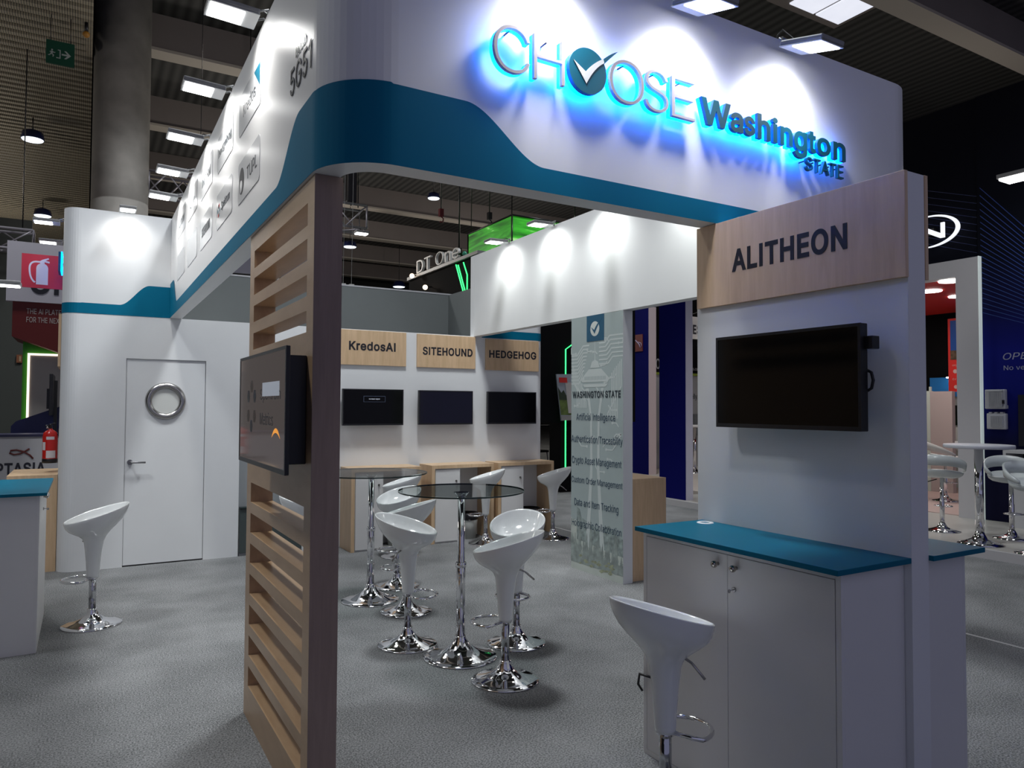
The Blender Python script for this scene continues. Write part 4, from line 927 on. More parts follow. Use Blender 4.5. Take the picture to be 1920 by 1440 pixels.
build('cable', B().tube([(2.279, 2.62, 0.36), (2.262, 2.68, 0.36), (2.262, 2.69, 0.31), (2.279, 2.68, 0.28)], 0.006, 8), BLACK, cr1)
counter('white counter with teal top behind the right partition, facing the aisle', 2.762, 3.06, 1.633, 2.672, 'x+', 2.761, 3.12, 1.585, 2.666, 1.05)
counter('white counter with teal top at the left edge of the picture', -0.62, -0.238, 5.668, 6.72, 'x+', -0.66, -0.197, 5.62, 6.74, 1.035)
# filler strip between partition and counter is in shadow of the counter's setback

# ================================================================== DESKS on back wall
LOCK = STEEL
def desk(label, x0, x1, yf, zt):
    t = thing('desk', label, 'desk', ((x0+x1)/2, (yf+8.24)/2, 0))
    yb = 8.238
    th = 0.04
    build('top', B().box(x0, x1, yf, yb, zt-th, zt), MAPLE, t, 0.001)
    build('side_panel', B().box(x0, x0+th, yf, yb, 0, zt-th), MAPLE, t, 0.001)
    build('side_panel', B().box(x1-th, x1, yf, yb, 0, zt-th), MAPLE, t, 0.001)
    cx1 = x0+th+0.34
    build('cupboard', B().box(x0+th, cx1, yf+0.03, yb, 0.0, zt-th), MELA, t)
    dd = build('cupboard_door', B().box(x0+th+0.012, cx1-0.012, yf+0.012, yf+0.03, 0.02, zt-th-0.016), MELA, t, 0.001)
    build('lock', B().tube([(cx1-0.06, yf+0.012, zt-0.19), (cx1-0.06, yf+0.004, zt-0.19)], 0.012, 14).box(cx1-0.064, cx1-0.056, yf-0.012, yf+0.004, zt-0.21, zt-0.18), LOCK, dd)
    return t
desk('maple desk with a white cupboard door below the KredosAI board', 2.545, 3.37, 7.84, 0.915)
desk('maple desk with a white cupboard door below the SITEHOUND board', 3.52, 4.35, 7.87, 0.915)
desk('maple desk with a white cupboard door below the HEDGEHOG board', 4.42, 5.24, 7.89, 0.915)
# bins under the desks
def bin_(label, x, y, r=0.125, h=0.30):
    t = thing('waste_bin', label, 'bin', (x, y, 0), group='waste bins under the desks')
    build('bucket', B().lathe([(r*0.78, 0), (r, h), (r-0.006, h), (r*0.78-0.006, 0.01)], x, y, 24, True, True, True), mat('bin_grey', (0.42, 0.43, 0.40), 0.5), t)
    vs = B()
    prof = [(r*0.99, h-0.07), (r+0.006, h-0.05), (r+0.010, h+0.006), (r-0.004, h+0.014), (r-0.02, h-0.05)]
    vs.lathe(prof, x, y, 24, True, False, False)
    build('bin_liner', vs, mat('black_bag', (0.01, 0.01, 0.012), 0.25), t)
bin_('waste bin with black liner under the KredosAI desk', 3.16, 8.06)
bin_('waste bin with black liner under the SITEHOUND desk', 4.09, 8.06)
bin_('waste bin with black liner under the HEDGEHOG desk', 5.0, 8.08)

# ================================================================== MURAL PANEL
MX = 4.25
mp = thing('printed_panel', 'tall printed panel listing WASHINGTON STATE topics over a circuit and tower picture', 'panel', (4.305, 5.67, 0))
build('board', B().box(MX, 4.36, 5.26, 6.085, 0, 2.498), WHITE, mp, 0.001)
MB = mat('mural_base', (0.34, 0.40, 0.40), 0.55, noise=0.05, nscale=2)
ML = mat('mural_light', (0.50, 0.55, 0.54), 0.55)
MLT = mat('mural_pale', (0.47, 0.51, 0.47), 0.55, noise=0.08, nscale=6)
MD = mat('mural_dark', (0.25, 0.29, 0.275), 0.55, noise=0.3, nscale=14)
MD2 = mat('mural_ochre', (0.27, 0.29, 0.19), 0.55, noise=0.3, nscale=20)
fm = lambda u, v, w_: (MX-w_, 6.083-u, v)      # u: 0..0.82 from far edge to near edge
build('print_sheet', B().prism([(0, 0), (0.822, 0), (0.822, 2.498), (0, 2.498)], fm, 0.0002, 0.0010), MB, mp)
LAYER = [0]
def strip(b, pts, w, d0=0.0010, d1=0.0014):
    w *= 1.5
    for (a, c) in zip(pts, pts[1:]):
        dx, dy = c[0]-a[0], c[1]-a[1]
        l = math.hypot(dx, dy)
        nx, ny = -dy/l*w/2, dx/l*w/2
        LAYER[0] += 1
        d1 = d1+0.000002*(LAYER[0] % 180)
        b.prism([(a[0]+nx, a[1]+ny), (a[0]-nx, a[1]-ny), (c[0]-nx, c[1]-ny), (c[0]+nx, c[1]+ny)], fm, d0, d1)
def clampu(p):
    return (max(0.0, min(0.822, p[0])), max(0.62, min(2.49, p[1])))
cb = B()
rr = random.Random(3)
for k in range(9):          # bundles of parallel traces sweeping round the tower
    v0 = 2.30-0.035*k
    strip(cb, [clampu(p) for p in ((0.0, v0-0.18), (0.10+0.004*k, v0-0.18), (0.20, v0-0.09), (0.30-0.012*k, v0-0.09))], 0.010)
for k in range(6):
    v0 = 2.28-0.04*k
    strip(cb, [clampu(p) for p in ((0.822, v0), (0.62+0.01*k, v0), (0.55+0.01*k, v0-0.06), (0.46, v0-0.06))], 0.010)
for k in range(7):
    u0 = 0.03+0.025*k
    strip(cb, [clampu(p) for p in ((u0, 2.02-0.03*k), (u0, 1.86-0.02*k), (u0+0.07, 1.78-0.02*k), (u0+0.07, 1.60))], 0.009)
for k in range(7):
    u0 = 0.80-0.024*k
    strip(cb, [clampu(p) for p in ((u0, 2.05-0.02*k), (u0, 1.80-0.03*k), (u0-0.06, 1.73-0.03*k), (u0-0.06, 1.5))], 0.009)
for k in range(26):
    u = rr.uniform(0.03, 0.79); v = rr.uniform(0.9, 2.35); l = rr.uniform(0.06, 0.22); s_ = rr.choice((-1, 1))
    if 0.30 < u < 0.5 and v < 1.9: u += 0.25
    pts = [(u, v), (u+s_*l*0.5, v), (u+s_*l*0.8, v+rr.choice((-1, 1))*l*0.3), (u+s_*l*1.2, v+rr.choice((-1, 1))*l*0.3)]
    strip(cb, [clampu(p) for p in pts[:3]], 0.008)
    c0 = clampu(pts[0])
    cb.prism([(c0[0]+0.014*math.cos(2*PI*q/10), c0[1]+0.014*math.sin(2*PI*q/10)) for q in range(10)], fm, 0.0010, 0.0015)
build('circuit_print', cb, ML, mp)
# tower
tb = B()
def poly(b, pts, d0=0.0015, d1=0.0019):
    LAYER[0] += 1
    b.prism(pts, fm, d0, d1+0.000004*(LAYER[0] % 70))
uc = 0.395
poly(tb, [(uc-0.006, 2.05), (uc+0.006, 2.05), (uc+0.003, 2.25), (uc-0.003, 2.25)])
poly(tb, [(uc-0.075, 1.985), (uc+0.075, 1.985), (uc+0.05, 2.045), (uc+0.012, 2.06), (uc-0.012, 2.06), (uc-0.05, 2.045)])
poly(tb, [(uc-0.20, 1.90), (uc-0.235, 1.875), (uc-0.20, 1.85), (uc+0.20, 1.85), (uc+0.235, 1.875), (uc+0.20, 1.90), (uc+0.10, 1.975), (uc-0.10, 1.975)])
poly(tb, [(uc-0.17, 1.80), (uc+0.17, 1.80), (uc+0.20, 1.83), (uc-0.20, 1.83)])
for s_ in (-1, 1):
    poly(tb, [(uc+s_*0.10, 1.79), (uc+s_*0.045, 1.5), (uc+s_*0.035, 1.0), (uc+s_*0.085, 0.25), (uc+s_*0.15, 0.25), (uc+s_*0.075, 1.0), (uc+s_*0.075, 1.5), (uc+s_*0.14, 1.79)])
build('tower_print', tb, ML, mp)
tw = B()
for q in range(14):
    u = uc-0.16+0.32*q/13
    poly(tw, [(u-0.006, 1.872), (u+0.006, 1.872), (u+0.006, 1.905), (u-0.006, 1.905)], 0.0020, 0.0023)
build('tower_windows_print', tw, MB, mp)
# pale ground, mountain line and dark trees
gb = B()
poly(gb, [(0, 0.0), (0.822, 0.0), (0.822, 0.33), (0.6, 0.36), (0.4, 0.42), (0.0, 0.5)], 0.0011, 0.0014)
build('ground_print', gb, MLT, mp)
mt = B()
poly(mt, [(0.10, 0.30), (0.10, 0.62), (0.15, 0.60), (0.18, 0.52), (0.45, 0.44), (0.62, 0.50), (0.70, 0.44), (0.822, 0.40), (0.822, 0.24)], 0.00145, 0.0017)
build('city_print', mt, mat('mural_mid', (0.24, 0.29, 0.28), 0.55, noise=0.4, nscale=22), mp)
tr = B()
def tree(b, u, v, h, w):
    pts = []
    n = 5
    for q in range(n):
        t0 = q/n; pts.append((u-w*(1-t0)*0.5, v+h*t0)); pts.append((u-w*(1-t0)*0.28, v+h*(t0+0.12)))
    pts.append((u, v+h))
    for q in reversed(range(n)):
        t0 = q/n; pts.append((u+w*(1-t0)*0.28, v+h*(t0+0.12))); pts.append((u+w*(1-t0)*0.5, v+h*t0))
    poly(b, [(max(0.001, min(0.821, p[0])), p[1]) for p in pts], 0.0020, 0.0023)
for k in range(44):
    u = rr.uniform(0.01, 0.81)
    tree(tr, u, rr.uniform(0.08, 0.16), rr.uniform(0.10, 0.26), rr.uniform(0.05, 0.09))
tree(tr, 0.33, 0.12, 0.40, 0.10); tree(tr, 0.15, 0.14, 0.42, 0.10); tree(tr, 0.72, 0.12, 0.36, 0.10)
poly(tr, [(0, 0.07), (0.822, 0.07), (0.822, 0.16), (0, 0.17)], 0.0020, 0.0023)
build('trees_print', tr, MD, mp)
ob = B()
for k in range(24):
    u = rr.uniform(0.12, 0.7); v = rr.uniform(0.05, 0.15); s_ = rr.uniform(0.015, 0.035)
    poly(ob, [(u-s_, v), (u, v-s_*0.4), (u+s_*1.3, v+0.004), (u+0.3*s_, v+s_*0.6)], 0.0024, 0.0026)
build('bushes_print', ob, MD2, mp)
# logo square and writing
lg = build('logo_square', B().prism([(0.262, 2.245), (0.540, 2.245), (0.540, 2.498), (0.262, 2.498)], fm, 0.0024, 0.0030), mat('logo_blue', (0.015, 0.085, 0.155), 0.5), mp)
build('logo_disc', B().prism([(0.395+0.072*math.cos(2*PI*q/32), 2.365+0.072*math.sin(2*PI*q/32)) for q in range(32)], fm, 0.0030, 0.0034), mat('logo_pale', (0.55, 0.58, 0.55), 0.5), lg)
tk2 = [(0.335, 2.385), (0.385, 2.355)]+bez((0.388, 2.356), (0.42, 2.41), (0.51, 2.46))+bez((0.51, 2.46), (0.435, 2.39), (0.392, 2.315))
build('logo_tick', B().prism(tk2, fm, 0.0036, 0.0040), mat('logo_blue', (0, 0, 0)), lg)
def mtext(tx, v, h, u0, u1, bold, m):
    build('lettering', text_b(tx, (MX-0.0026, 6.083-u0, v), NY, UZ, u1-u0, h, 0.0008, bold), m, mp)
mtext('WASHINGTON STATE', 1.695, 0.068, 0.025, 0.79, 0.03, INK_G)
MT = mat('mural_text', (0.03, 0.06, 0.10), 0.5)
for tx, v, u0, u1, dsc in (('Artificial Intelligence', 1.475, 0.09, 0.71, 0.018), ('Authentication/Traceability', 1.258, 0.006, 0.815, 0.018), ('Crypto Asset Management', 1.046, 0.015, 0.80, 0.018),
                      ('Custom Order Management', 0.840, 0.008, 0.815, 0), ('Data and Item Tracking', 0.630, 0.06, 0.755, 0.018), ('Holographic Collaboration', 0.425, 0.015, 0.80, 0.018)):
    mtext(tx, v-dsc, 0.078 if dsc == 0 else 0.09, u0, u1, 0.0, MT)
# tan desk behind the printed panel
t = thing('side_desk', 'plain maple desk attached to the far side of the printed panel', 'desk', (4.6, 5.7, 0))
build('top', B().box(4.365, 4.80, 5.30, 6.08, 0.90, 0.94), MAPLE, t, 0.001)
build('side_panel', B().box(4.365, 4.80, 5.30, 5.34, 0, 0.90), MAPLE, t)
build('side_panel', B().box(4.365, 4.80, 6.04, 6.08, 0, 0.90), MAPLE, t)
build('front_panel', B().box(4.37, 4.40, 5.34, 6.04, 0, 0.90), MAPLE, t)
# maple desk and board on the left end wall
t = thing('side_desk', 'maple desk beside the rounded left end of the door wall', 'desk', (-0.42, 8.8, 0))
build('top', B().box(-0.62, -0.212, 8.36, 9.2, 0.89, 0.93), MAPLE, t, 0.001)
build('side_panel', B().box(-0.60, -0.212, 8.36, 8.40, 0, 0.89), MAPLE, t)
build('side_panel', B().box(-0.60, -0.212, 9.16, 9.20, 0, 0.89), MAPLE, t)
t = thing('sign_board', 'edge of a maple board on the rounded left end wall beneath the red square sign', 'sign', (-0.22, 8.7, 2.0))
build('board', B().box(-0.235, -0.212, 8.40, 9.2, 1.98, 2.498), MAPLE, t)

# ================================================================== BAR STOOLS
def make_stool():
    t = thing('bar_stool', 'x', 'stool', (0, 0, 0), group='white moulded bar stools on chrome trumpet bases')
    # base
    prof = [(0.0, 0.0), (0.198, 0.0), (0.201, 0.004), (0.197, 0.009), (0.165, 0.017), (0.120, 0.028), (0.080, 0.045), (0.052, 0.068), (0.038, 0.092), (0.034, 0.108), (0.034, 0.118), (0.0, 0.118)]
    build('base', B().lathe(prof, 0, 0, 56, True, False, False), CHROME, t, local=True)
    build('pole', B().lathe([(0.024, 0.116), (0.024, 0.36)], 0, 0, 24, True), mat('pole_chrome', (0.55, 0.56, 0.58), 0.12, 1.0), t, local=True)
    # footrest: collar and D loop towards -x
    fr_ = B().lathe([(0.036, 0.335), (0.036, 0.362)], 0, 0, 24, True)
    loop = [(-0.02, 0.03, 0.345), (-0.06, 0.10, 0.343)] + [(-0.085-0.115*math.sin(PI*q/14), 0.115*math.cos(PI*q/14), 0.338) for q in range(15)] + [(-0.06, -0.10, 0.343), (-0.02, -0.03, 0.345)]
    fr_.tube(loop, 0.0095, 10)
    build('footrest', fr_, CHROME, t, local=True)
    # moulded stem + bowl
    n = 48
    rings = []
    def ring(z, rx, ry, tilt, cx=0.0):
        # rim ring tilted about y: z += tilt*x
        return [(cx+rx*math.cos(2*PI*i/n), ry*math.sin(2*PI*i/n), z+tilt*(cx+rx*math.cos(2*PI*i/n))) for i in range(n)]
    spec = [(0.345, 0.040, 0.040, 0, 0), (0.36, 0.041, 0.041, 0, 0), (0.45, 0.047, 0.047, 0, 0), (0.54, 0.055, 0.055, 0.0, 0), (0.60, 0.064, 0.064, 0.04, 0.002),
            (0.635, 0.078, 0.080, 0.10, 0.004), (0.665, 0.105, 0.108, 0.17, 0.007), (0.693, 0.142, 0.140, 0.22, 0.011), (0.722, 0.175, 0.165, 0.25, 0.014), (0.755, 0.198, 0.180, 0.275, 0.016),
            (0.785, 0.209, 0.187, 0.29, 0.017), (0.803, 0.212, 0.189, 0.30, 0.017), (0.808, 0.211, 0.188, 0.30, 0.017), (0.809, 0.207, 0.184, 0.30, 0.017),
            (0.800, 0.201, 0.178, 0.295, 0.017), (0.775, 0.188, 0.168, 0.28, 0.016), (0.750, 0.168, 0.150, 0.26, 0.014), (0.730, 0.135, 0.122, 0.23, 0.011), (0.716, 0.09, 0.085, 0.19, 0.006), (0.709, 0.04, 0.04, 0.15, 0.0)]
    vs = []
    for z, rx, ry, tl, cx in spec:
        vs += ring(z, rx, ry, tl, cx)
    m = len(spec)
    fs = [(k*n+i, k*n+(i+1) % n, (k+1)*n+(i+1) % n, (k+1)*n+i) for k in range(m-1) for i in range(n)]
    b = B().add(vs, fs, True)
    b.f.append(tuple((m-1)*n+i for i in range(n))); b.sm.append(True)
    b.f.append(tuple(reversed(range(n)))); b.sm.append(False)
    build('seat', b, GLOSSW, t, local=True)
    lv = B().tube([(0.045, 0.055, 0.648), (0.075, 0.085, 0.632), (0.115, 0.125, 0.585)], 0.0055, 8)
    build('gas_lever', lv, STEEL, t, local=True)
    return t
proto = make_stool()
# x, y, turn and what singles each one out
stools = [
    ((0.078, 6.206), 6, 'white bar stool standing alone in front of the porthole door'),
    ((2.165, 3.771), -38, 'white bar stool closest to the camera at the front glass table'),
    ((1.914, 4.658), 142, 'white bar stool left of the front glass table, seat back to the left'),
    ((2.21, 5.41), -36, 'white bar stool behind the front left one, seat seen from outside'),
    ((2.44, 6.20), 25, 'white bar stool to the right of the rear glass table, bowl open to view'),
    ((2.95, 7.42), -20, 'white bar stool at the KredosAI desk, partly under the rear glass table'),
    ((2.57, 4.326), 42, 'white bar stool right of the front glass table, bowl open to view'),
    ((4.10, 7.62), -28, 'white bar stool at the SITEHOUND desk'),
    ((4.98, 7.52), -28, 'white bar stool at the HEDGEHOG desk beside the printed panel'),
    ((1.976, 2.188), 178, 'white bar stool in the foreground, pulled up to the teal topped counter'),
    ((1.60, 6.05), 165, 'white bar stool mostly hidden behind the slatted screen'),
]
for i, ((x, y), dg, lb) in enumerate(stools):
    o = proto if i == 0 else copy_tree(proto)
    o.location = (x, y, 0)
    o.rotation_euler = (0, 0, math.radians(dg))
    o['label'] = lb
    for ch in o.children:
        if ch.name.startswith('gas_lever'):
            ch.rotation_euler = (0, 0, math.radians({0: 60, 1: -40, 8: -45, 9: 62}.get(i, 20)))

# ================================================================== GLASS TABLES
def make_table(label, x, y, r, zt):
    t = thing('bar_table', label, 'table', (x, y, 0), group='round smoked glass bar tables')
    rb = r*0.0+0.235
    prof = [(0.0, 0.0), (rb, 0.0), (rb+0.003, 0.005), (rb-0.002, 0.010), (rb*0.80, 0.020), (rb*0.58, 0.034), (rb*0.40, 0.055), (rb*0.26, 0.085), (0.042, 0.112), (0.036, 0.122), (0.036, 0.135), (0.0, 0.135)]
    build('base', B().lathe(prof, x, y, 56, True, False, False), CHROME, t)
    build('pole', B().lathe([(0.030, 0.13), (0.030, 0.585), (0.024, 0.60), (0.024, zt-0.03)], x, y, 24, True), CHROME, t)
    build('collar', B().lathe([(0.031, 0.570), (0.036, 0.573), (0.036, 0.600), (0.031, 0.603)], x, y, 24, True, False, False), CHROME, t)
    build('top_flange', B().lathe([(0.025, zt-0.05), (0.05, zt-0.018), (0.05, zt-0.0145)], x, y, 24, True), CHROME, t)
    build('glass_top', B().lathe([(r-0.001, zt-0.012), (r, zt-0.010), (r, zt-0.002), (r-0.001, zt)], x, y, 72, True), SMOKE, t)
    build('glass_edge', B().lathe([(r+0.0005, zt-0.011), (r+0.0015, zt-0.010), (r+0.0015, zt-0.003), (r+0.0005, zt-0.002)], x, y, 72, True, False, False), GEDGE, t)
make_table('round smoked glass bar table in front, on a chrome pole', 2.116, 4.264, 0.405, 1.067)
make_table('round smoked glass bar table to the rear, beside the slatted screen', 2.076, 5.868, 0.46, 1.055)

# ================================================================== LEFT BACKGROUND
# flag sign with extinguisher pictogram on the left end wall
t = thing('pictogram_sign', 'red square sign with white fire extinguisher pictogram sticking out from the left end wall', 'sign', (-0.43, 9.5, 2.88))
build('plate', B().box(-0.62, -0.213, 9.49, 9.51, 2.882, 3.250), mat('sign_red', (0.58, 0.035, 0.06), 0.45), t)
pic = mat('sign_white', (0.72, 0.70, 0.78), 0.45)
fn = lambda u, v, w_: (-0.43+u, 9.489-w_, 3.06+v)
build('pictogram', B().prism([(-0.055, -0.14), (0.055, -0.14), (0.055, 0.04)]+arc(0.0, 0.04, 0.055, 0, PI, 10)[1:-1]+[(-0.055, 0.04)], fn, 0, 0.001), pic, t)
build('pictogram_valve', B().prism([(-0.02, 0.09), (0.02, 0.09), (0.02, 0.11), (0.065, 0.10), (0.068, 0.118), (0.03, 0.128), (0.062, 0.145), (0.055, 0.158), (0.0, 0.135), (-0.02, 0.12)], fn, 0, 0.001), pic, t)
hose = [(-0.02, 0.118)]+bez((-0.06, 0.118), (-0.13, 0.11), (-0.125, 0.02))+bez((-0.125, 0.02), (-0.12, -0.09), (-0.07, -0.125))[1:]+[(-0.058, -0.112)]+bez((-0.058, -0.112), (-0.105, -0.08), (-0.108, 0.02))[1:]+bez((-0.108, 0.02), (-0.112, 0.095), (-0.06, 0.10))[1:]+[(-0.02, 0.10)]
build('pictogram_hose', B().prism(hose, fn, 0, 0.001), pic, t)
t = thing('lit_letter_edge', 'blue glowing edge of a raised sign on the left end wall beside the red square', 'sign', (-0.22, 8.95, 3.0))
build('letter', B().box(-0.262, -0.240, 8.80, 9.1, 2.98, 3.18), LETTEAL, t)
build('led_edge', B().box(-0.239, -0.226, 8.80, 9.1, 2.98, 3.18), LEDBLUE, t)
build('standoff', B().box(-0.226, -0.211, 8.9, 8.95, 3.05, 3.08), BLACK, t)
floodlight('floodlight over the left end wall, the nearer of two', (-0.212, 9.05, HW-0.01), (-1, 0), 0.0, None, 0, 0, lamp=False, group=None)
floodlight('floodlight over the left end wall, the farther and lower looking of two', (-0.212, 10.15, HW-0.01), (-1, 0), 0.0, None, 0, 0, lamp=False, group=None)
# panel carrying the left counter's lamp
struct('wall_counter', B().box(-0.77, -0.665, 5.62, 6.75, 0, 2.5), WHITE)
floodlight('slim floodlight poking in at the left edge of the picture', (-0.68, 6.62, 2.50), (1, 0), 0.0, lambda c: (c[0]-0.1, c[1], 1.5), 14, 0.05, L=0.20, Wd=0.14, cone=100, group=None)

# fire extinguisher on the left end wall
t = thing('fire_extinguisher', 'red fire extinguisher hanging on the left end wall above the maple desk', 'fire extinguisher', (-0.292, 8.75, 1.02))
build('cylinder', B().lathe([(0.0, 1.02), (0.064, 1.022), (0.066, 1.04), (0.066, 1.29), (0.058, 1.325), (0.035, 1.345), (0.018, 1.355), (0.018, 1.365), (0, 1.365)], -0.292, 8.75, 32, True, False, False), mat('extinguisher_red', (0.50, 0.02, 0.015), 0.25), t)
build('foot_band', B().lathe([(0.0665, 1.019), (0.068, 1.02), (0.068, 1.062), (0.0665, 1.063)], -0.292, 8.75, 32, True, False, False), BLACK, t)
build('valve', B().lathe([(0.014, 1.364), (0.016, 1.375), (0.012, 1.40), (0.014, 1.412)], -0.292, 8.75, 14).tube([(-0.292, 8.75, 1.39), (-0.335, 8.73, 1.395)], 0.008, 8).tube([(-0.292, 8.75, 1.405), (-0.25, 8.72, 1.42)], 0.006, 8), BLACK, t)
build('gauge', B().sphere((-0.318, 8.725, 1.375), 0.012), STEEL, t)
def curved_label(a0, a1, z0, z1, m, name):
    vs = []; n = 8
    for q in range(n+1):
        a = a0+(a1-a0)*q/n
        vs += [(-0.292+0.0665*math.cos(a), 8.75+0.0665*math.sin(a), z0), (-0.292+0.0665*math.cos(a), 8.75+0.0665*math.sin(a), z1)]
    build(name, B().add(vs, [(2*q, 2*q+2, 2*q+3, 2*q+1) for q in range(n)], True), m, t)
LAB = mat('label_paper', (0.62, 0.60, 0.64), 0.6)
curved_label(-PI/2-0.5, -PI/2+0.6, 1.255, 1.285, LAB, 'label')
curved_label(-PI/2-0.5, -PI/2+0.8, 1.07, 1.145, LAB, 'inspection_tag')
curved_label(-PI/2-1.2, -PI/2-0.62, 1.15, 1.23, LAB, 'label')
build('wall_hook', B().box(-0.228, -0.2105, 8.73, 8.77, 1.30, 1.36), BLACK, t)

# neighbouring stand far left
t = thing('exhibition_stand', 'red, green and lilac exhibition stand beyond the rounded white wall at far left', 'stand', (-0.6, 13.3, 0))
LIL = mat('lilac_white_board', (0.50, 0.48, 0.53), 0.6)
build('header_board', B().box(-1.03, 1.2, 13.0, 13.2, 3.14, 4.03), LIL, t)
build('header_lettering', text_b('OPTASIA', (-0.74, 12.999, 3.26), UX, UZ, 1.7, 0.36, 0.006, 0.03), INK, t)
wr = mat('wine_red', (0.12, 0.008, 0.006), 0.5)
build('slogan_block', B().add([(-0.95, 13.05, 3.139), (1.2, 13.05, 3.139), (1.2, 13.05, 2.05), (-0.35, 13.05, 2.40), (-0.90, 13.05, 2.60), (-0.95, 13.05, 2.62),
                               (-0.95, 14.2, 3.139), (1.2, 14.2, 3.139), (1.2, 14.2, 2.05), (-0.35, 14.2, 2.40), (-0.90, 14.2, 2.60), (-0.95, 14.2, 2.62)],
                              [(0, 1, 2, 3, 4, 5), (11, 10, 9, 8, 7, 6), (0, 5, 11, 6), (5, 4, 10, 11), (4, 3, 9, 10), (3, 2, 8, 9), (2, 1, 7, 8), (1, 0, 6, 7)]), wr, t)
TW_ = mat('slogan_white', (0.50, 0.46, 0.44), 0.5)
build('slogan_lettering', text_b('THE AI PLATFORM ENABLING', (-0.775, 13.049, 2.965), UX, UZ, 0.95, 0.082, 0.003), TW_, t)
build('slogan_lettering', text_b('FOR THE NEXT BILLION CUSTOMERS', (-0.775, 13.049, 2.838), UX, UZ, 1.15, 0.082, 0.003), TW_, t)
GREEN = mat('stand_green', (0.03, 0.23, 0.01), 0.5)
b = B().box(-0.83, 1.2, 13.4, 13.55, 0, 3.0)
build('green_wall', b, GREEN, t)
build('lit_panel', B().box(-0.735, 1.0, 13.36, 13.399, 0.9, 2.365), mat('lit_panel_grey', (0.42, 0.39, 0.36), 0.6), t)
WL = mat('warm_led_strip', (1, 1, 1), 0.5, emit=(1.0, 0.82, 0.66), estr=1.6)
build('led_frame', B().box(-0.765, -0.735, 13.35, 13.38, 0.9, 2.395).box(-0.735, 1.0, 13.35, 13.38, 2.365, 2.395), WL, t)
b = B().add([(-0.90, 12.6, 0.0), (0.6, 12.6, 0.0), (0.6, 12.6, 1.95), (-0.84, 12.6, 1.37), (-0.90, 12.6, 1.30), (-0.90, 12.8, 0), (0.6, 12.8, 0), (0.6, 12.8, 1.95), (-0.84, 12.8, 1.37), (-0.90, 12.8, 1.30)],
            [(0, 1, 2, 3, 4), (9, 8, 7, 6, 5), (0, 4, 9, 5), (4, 3, 8, 9), (3, 2, 7, 8), (2, 1, 6, 7), (1, 0, 5, 6)])
build('navy_wedge_wall', b, mat('navy_wall', (0.008, 0.010, 0.055), 0.4), t)
t = thing('reception_desk', 'grey white reception desk with dark lettering and a brown loop emblem at the far left', 'desk', (-1.1, 11.2, 0))
build('body', B().box(-2.2, -0.26, 11.0, 11.5, 0, 1.205), mat('desk_grey_white', (0.36, 0.35, 0.36), 0.6), t)
build('top', B().box(-2.22, -0.24, 10.98, 11.52, 1.205, 1.235), mat('desk_navy_edge', (0.02, 0.02, 0.05), 0.4), t)
build('lettering', text_b('OPTASIA', (-1.045, 10.999, 0.735), UX, UZ, 0.635, 0.148, 0.004, 0.03), INK, t)
lp = [(-0.60, 0.99), (-0.66, 0.985), (-0.74, 0.97), (-0.79, 0.985), (-0.775, 1.03), (-0.70, 1.045), (-0.64, 1.02), (-0.58, 0.985), (-0.535, 0.935)]
eb = B().tube([(-0.585, 10.992, 1.055), (-0.62, 10.992, 1.03), (-0.68, 10.992, 0.995), (-0.745, 10.992, 0.985), (-0.79, 10.992, 1.005), (-0.78, 10.992, 1.035), (-0.72, 10.992, 1.042), (-0.65, 10.992, 1.022), (-0.58, 10.992, 0.975), (-0.545, 10.992, 0.93)], 0.010, 8)
build('emblem', eb, mat('emblem_brown', (0.10, 0.012, 0.01), 0.4), t)
t = thing('television', 'black television on a stand, seen edge on against the lit grey panel at far left', 'television', (-0.38, 12.0, 0))
build('screen', B().box(-0.42, -0.38, 11.8, 12.7, 1.46, 2.03), BLACK, t, 0.004)
build('post', B().box(-0.375, -0.335, 12.2, 12.26, 0.0, 1.95), BLACK, t)
build('media_box', B().box(-0.455, -0.425, 12.0, 12.3, 1.55, 1.83), BLACK, t)
t = thing('safety_sign', 'tiny orange safety sign on the dark wall left of the green stand', 'sign', (-1.04, 16.0, 2.37))
build('plate', B().box(-1.085, -1.0, 16.0, 16.03, 2.372, 2.516), mat('faded_orange', (0.20, 0.07, 0.03), 0.6), t)
build('symbol', B().box(-1.045, -1.015, 15.995, 16.0, 2.395, 2.49), mat('faded_cream', (0.35, 0.25, 0.15), 0.6), t)
struct('trim_40', B().box(-3.5, -0.9, 16.03, 16.2, 0, 5), mat('dark_service_wall', (0.05, 0.055, 0.05), 0.8))

# emergency exit sign, orange lamp
t = thing('exit_sign', 'dim green running man exit sign with arrow hanging under the louvred soffit', 'sign', (-0.46, 14.0, 7.2))
build('plate', B().box(-0.66, -0.26, 13.98, 14.02, 7.19, 7.575), mat('exit_green', (0.0, 0.045, 0.022), 0.5), t)
ew = mat('exit_white', (0.30, 0.33, 0.31), 0.5)
fn = lambda u, v, w_: (-0.46+u, 13.979-w_, 7.36+v)
build('arrow', B().prism([(0.02, -0.008), (0.10, -0.008), (0.055, -0.06), (0.085, -0.06), (0.15, 0.005), (0.085, 0.07), (0.055, 0.07), (0.10, 0.018), (0.02, 0.018)], fn, 0, 0.002), ew, t)
build('doorway', B().prism([(-0.035, 0.075), (0.005, 0.075), (0.005, -0.07), (-0.055, -0.07), (-0.055, -0.055), (-0.01, -0.055), (-0.01, 0.062), (-0.035, 0.062)], fn, 0, 0.002), ew, t)
rm = B()
rm.prism([(-0.115+0.013*math.cos(2*PI*q/12), 0.055+0.013*math.sin(2*PI*q/12)) for q in range(12)], fn, 0, 0.002)
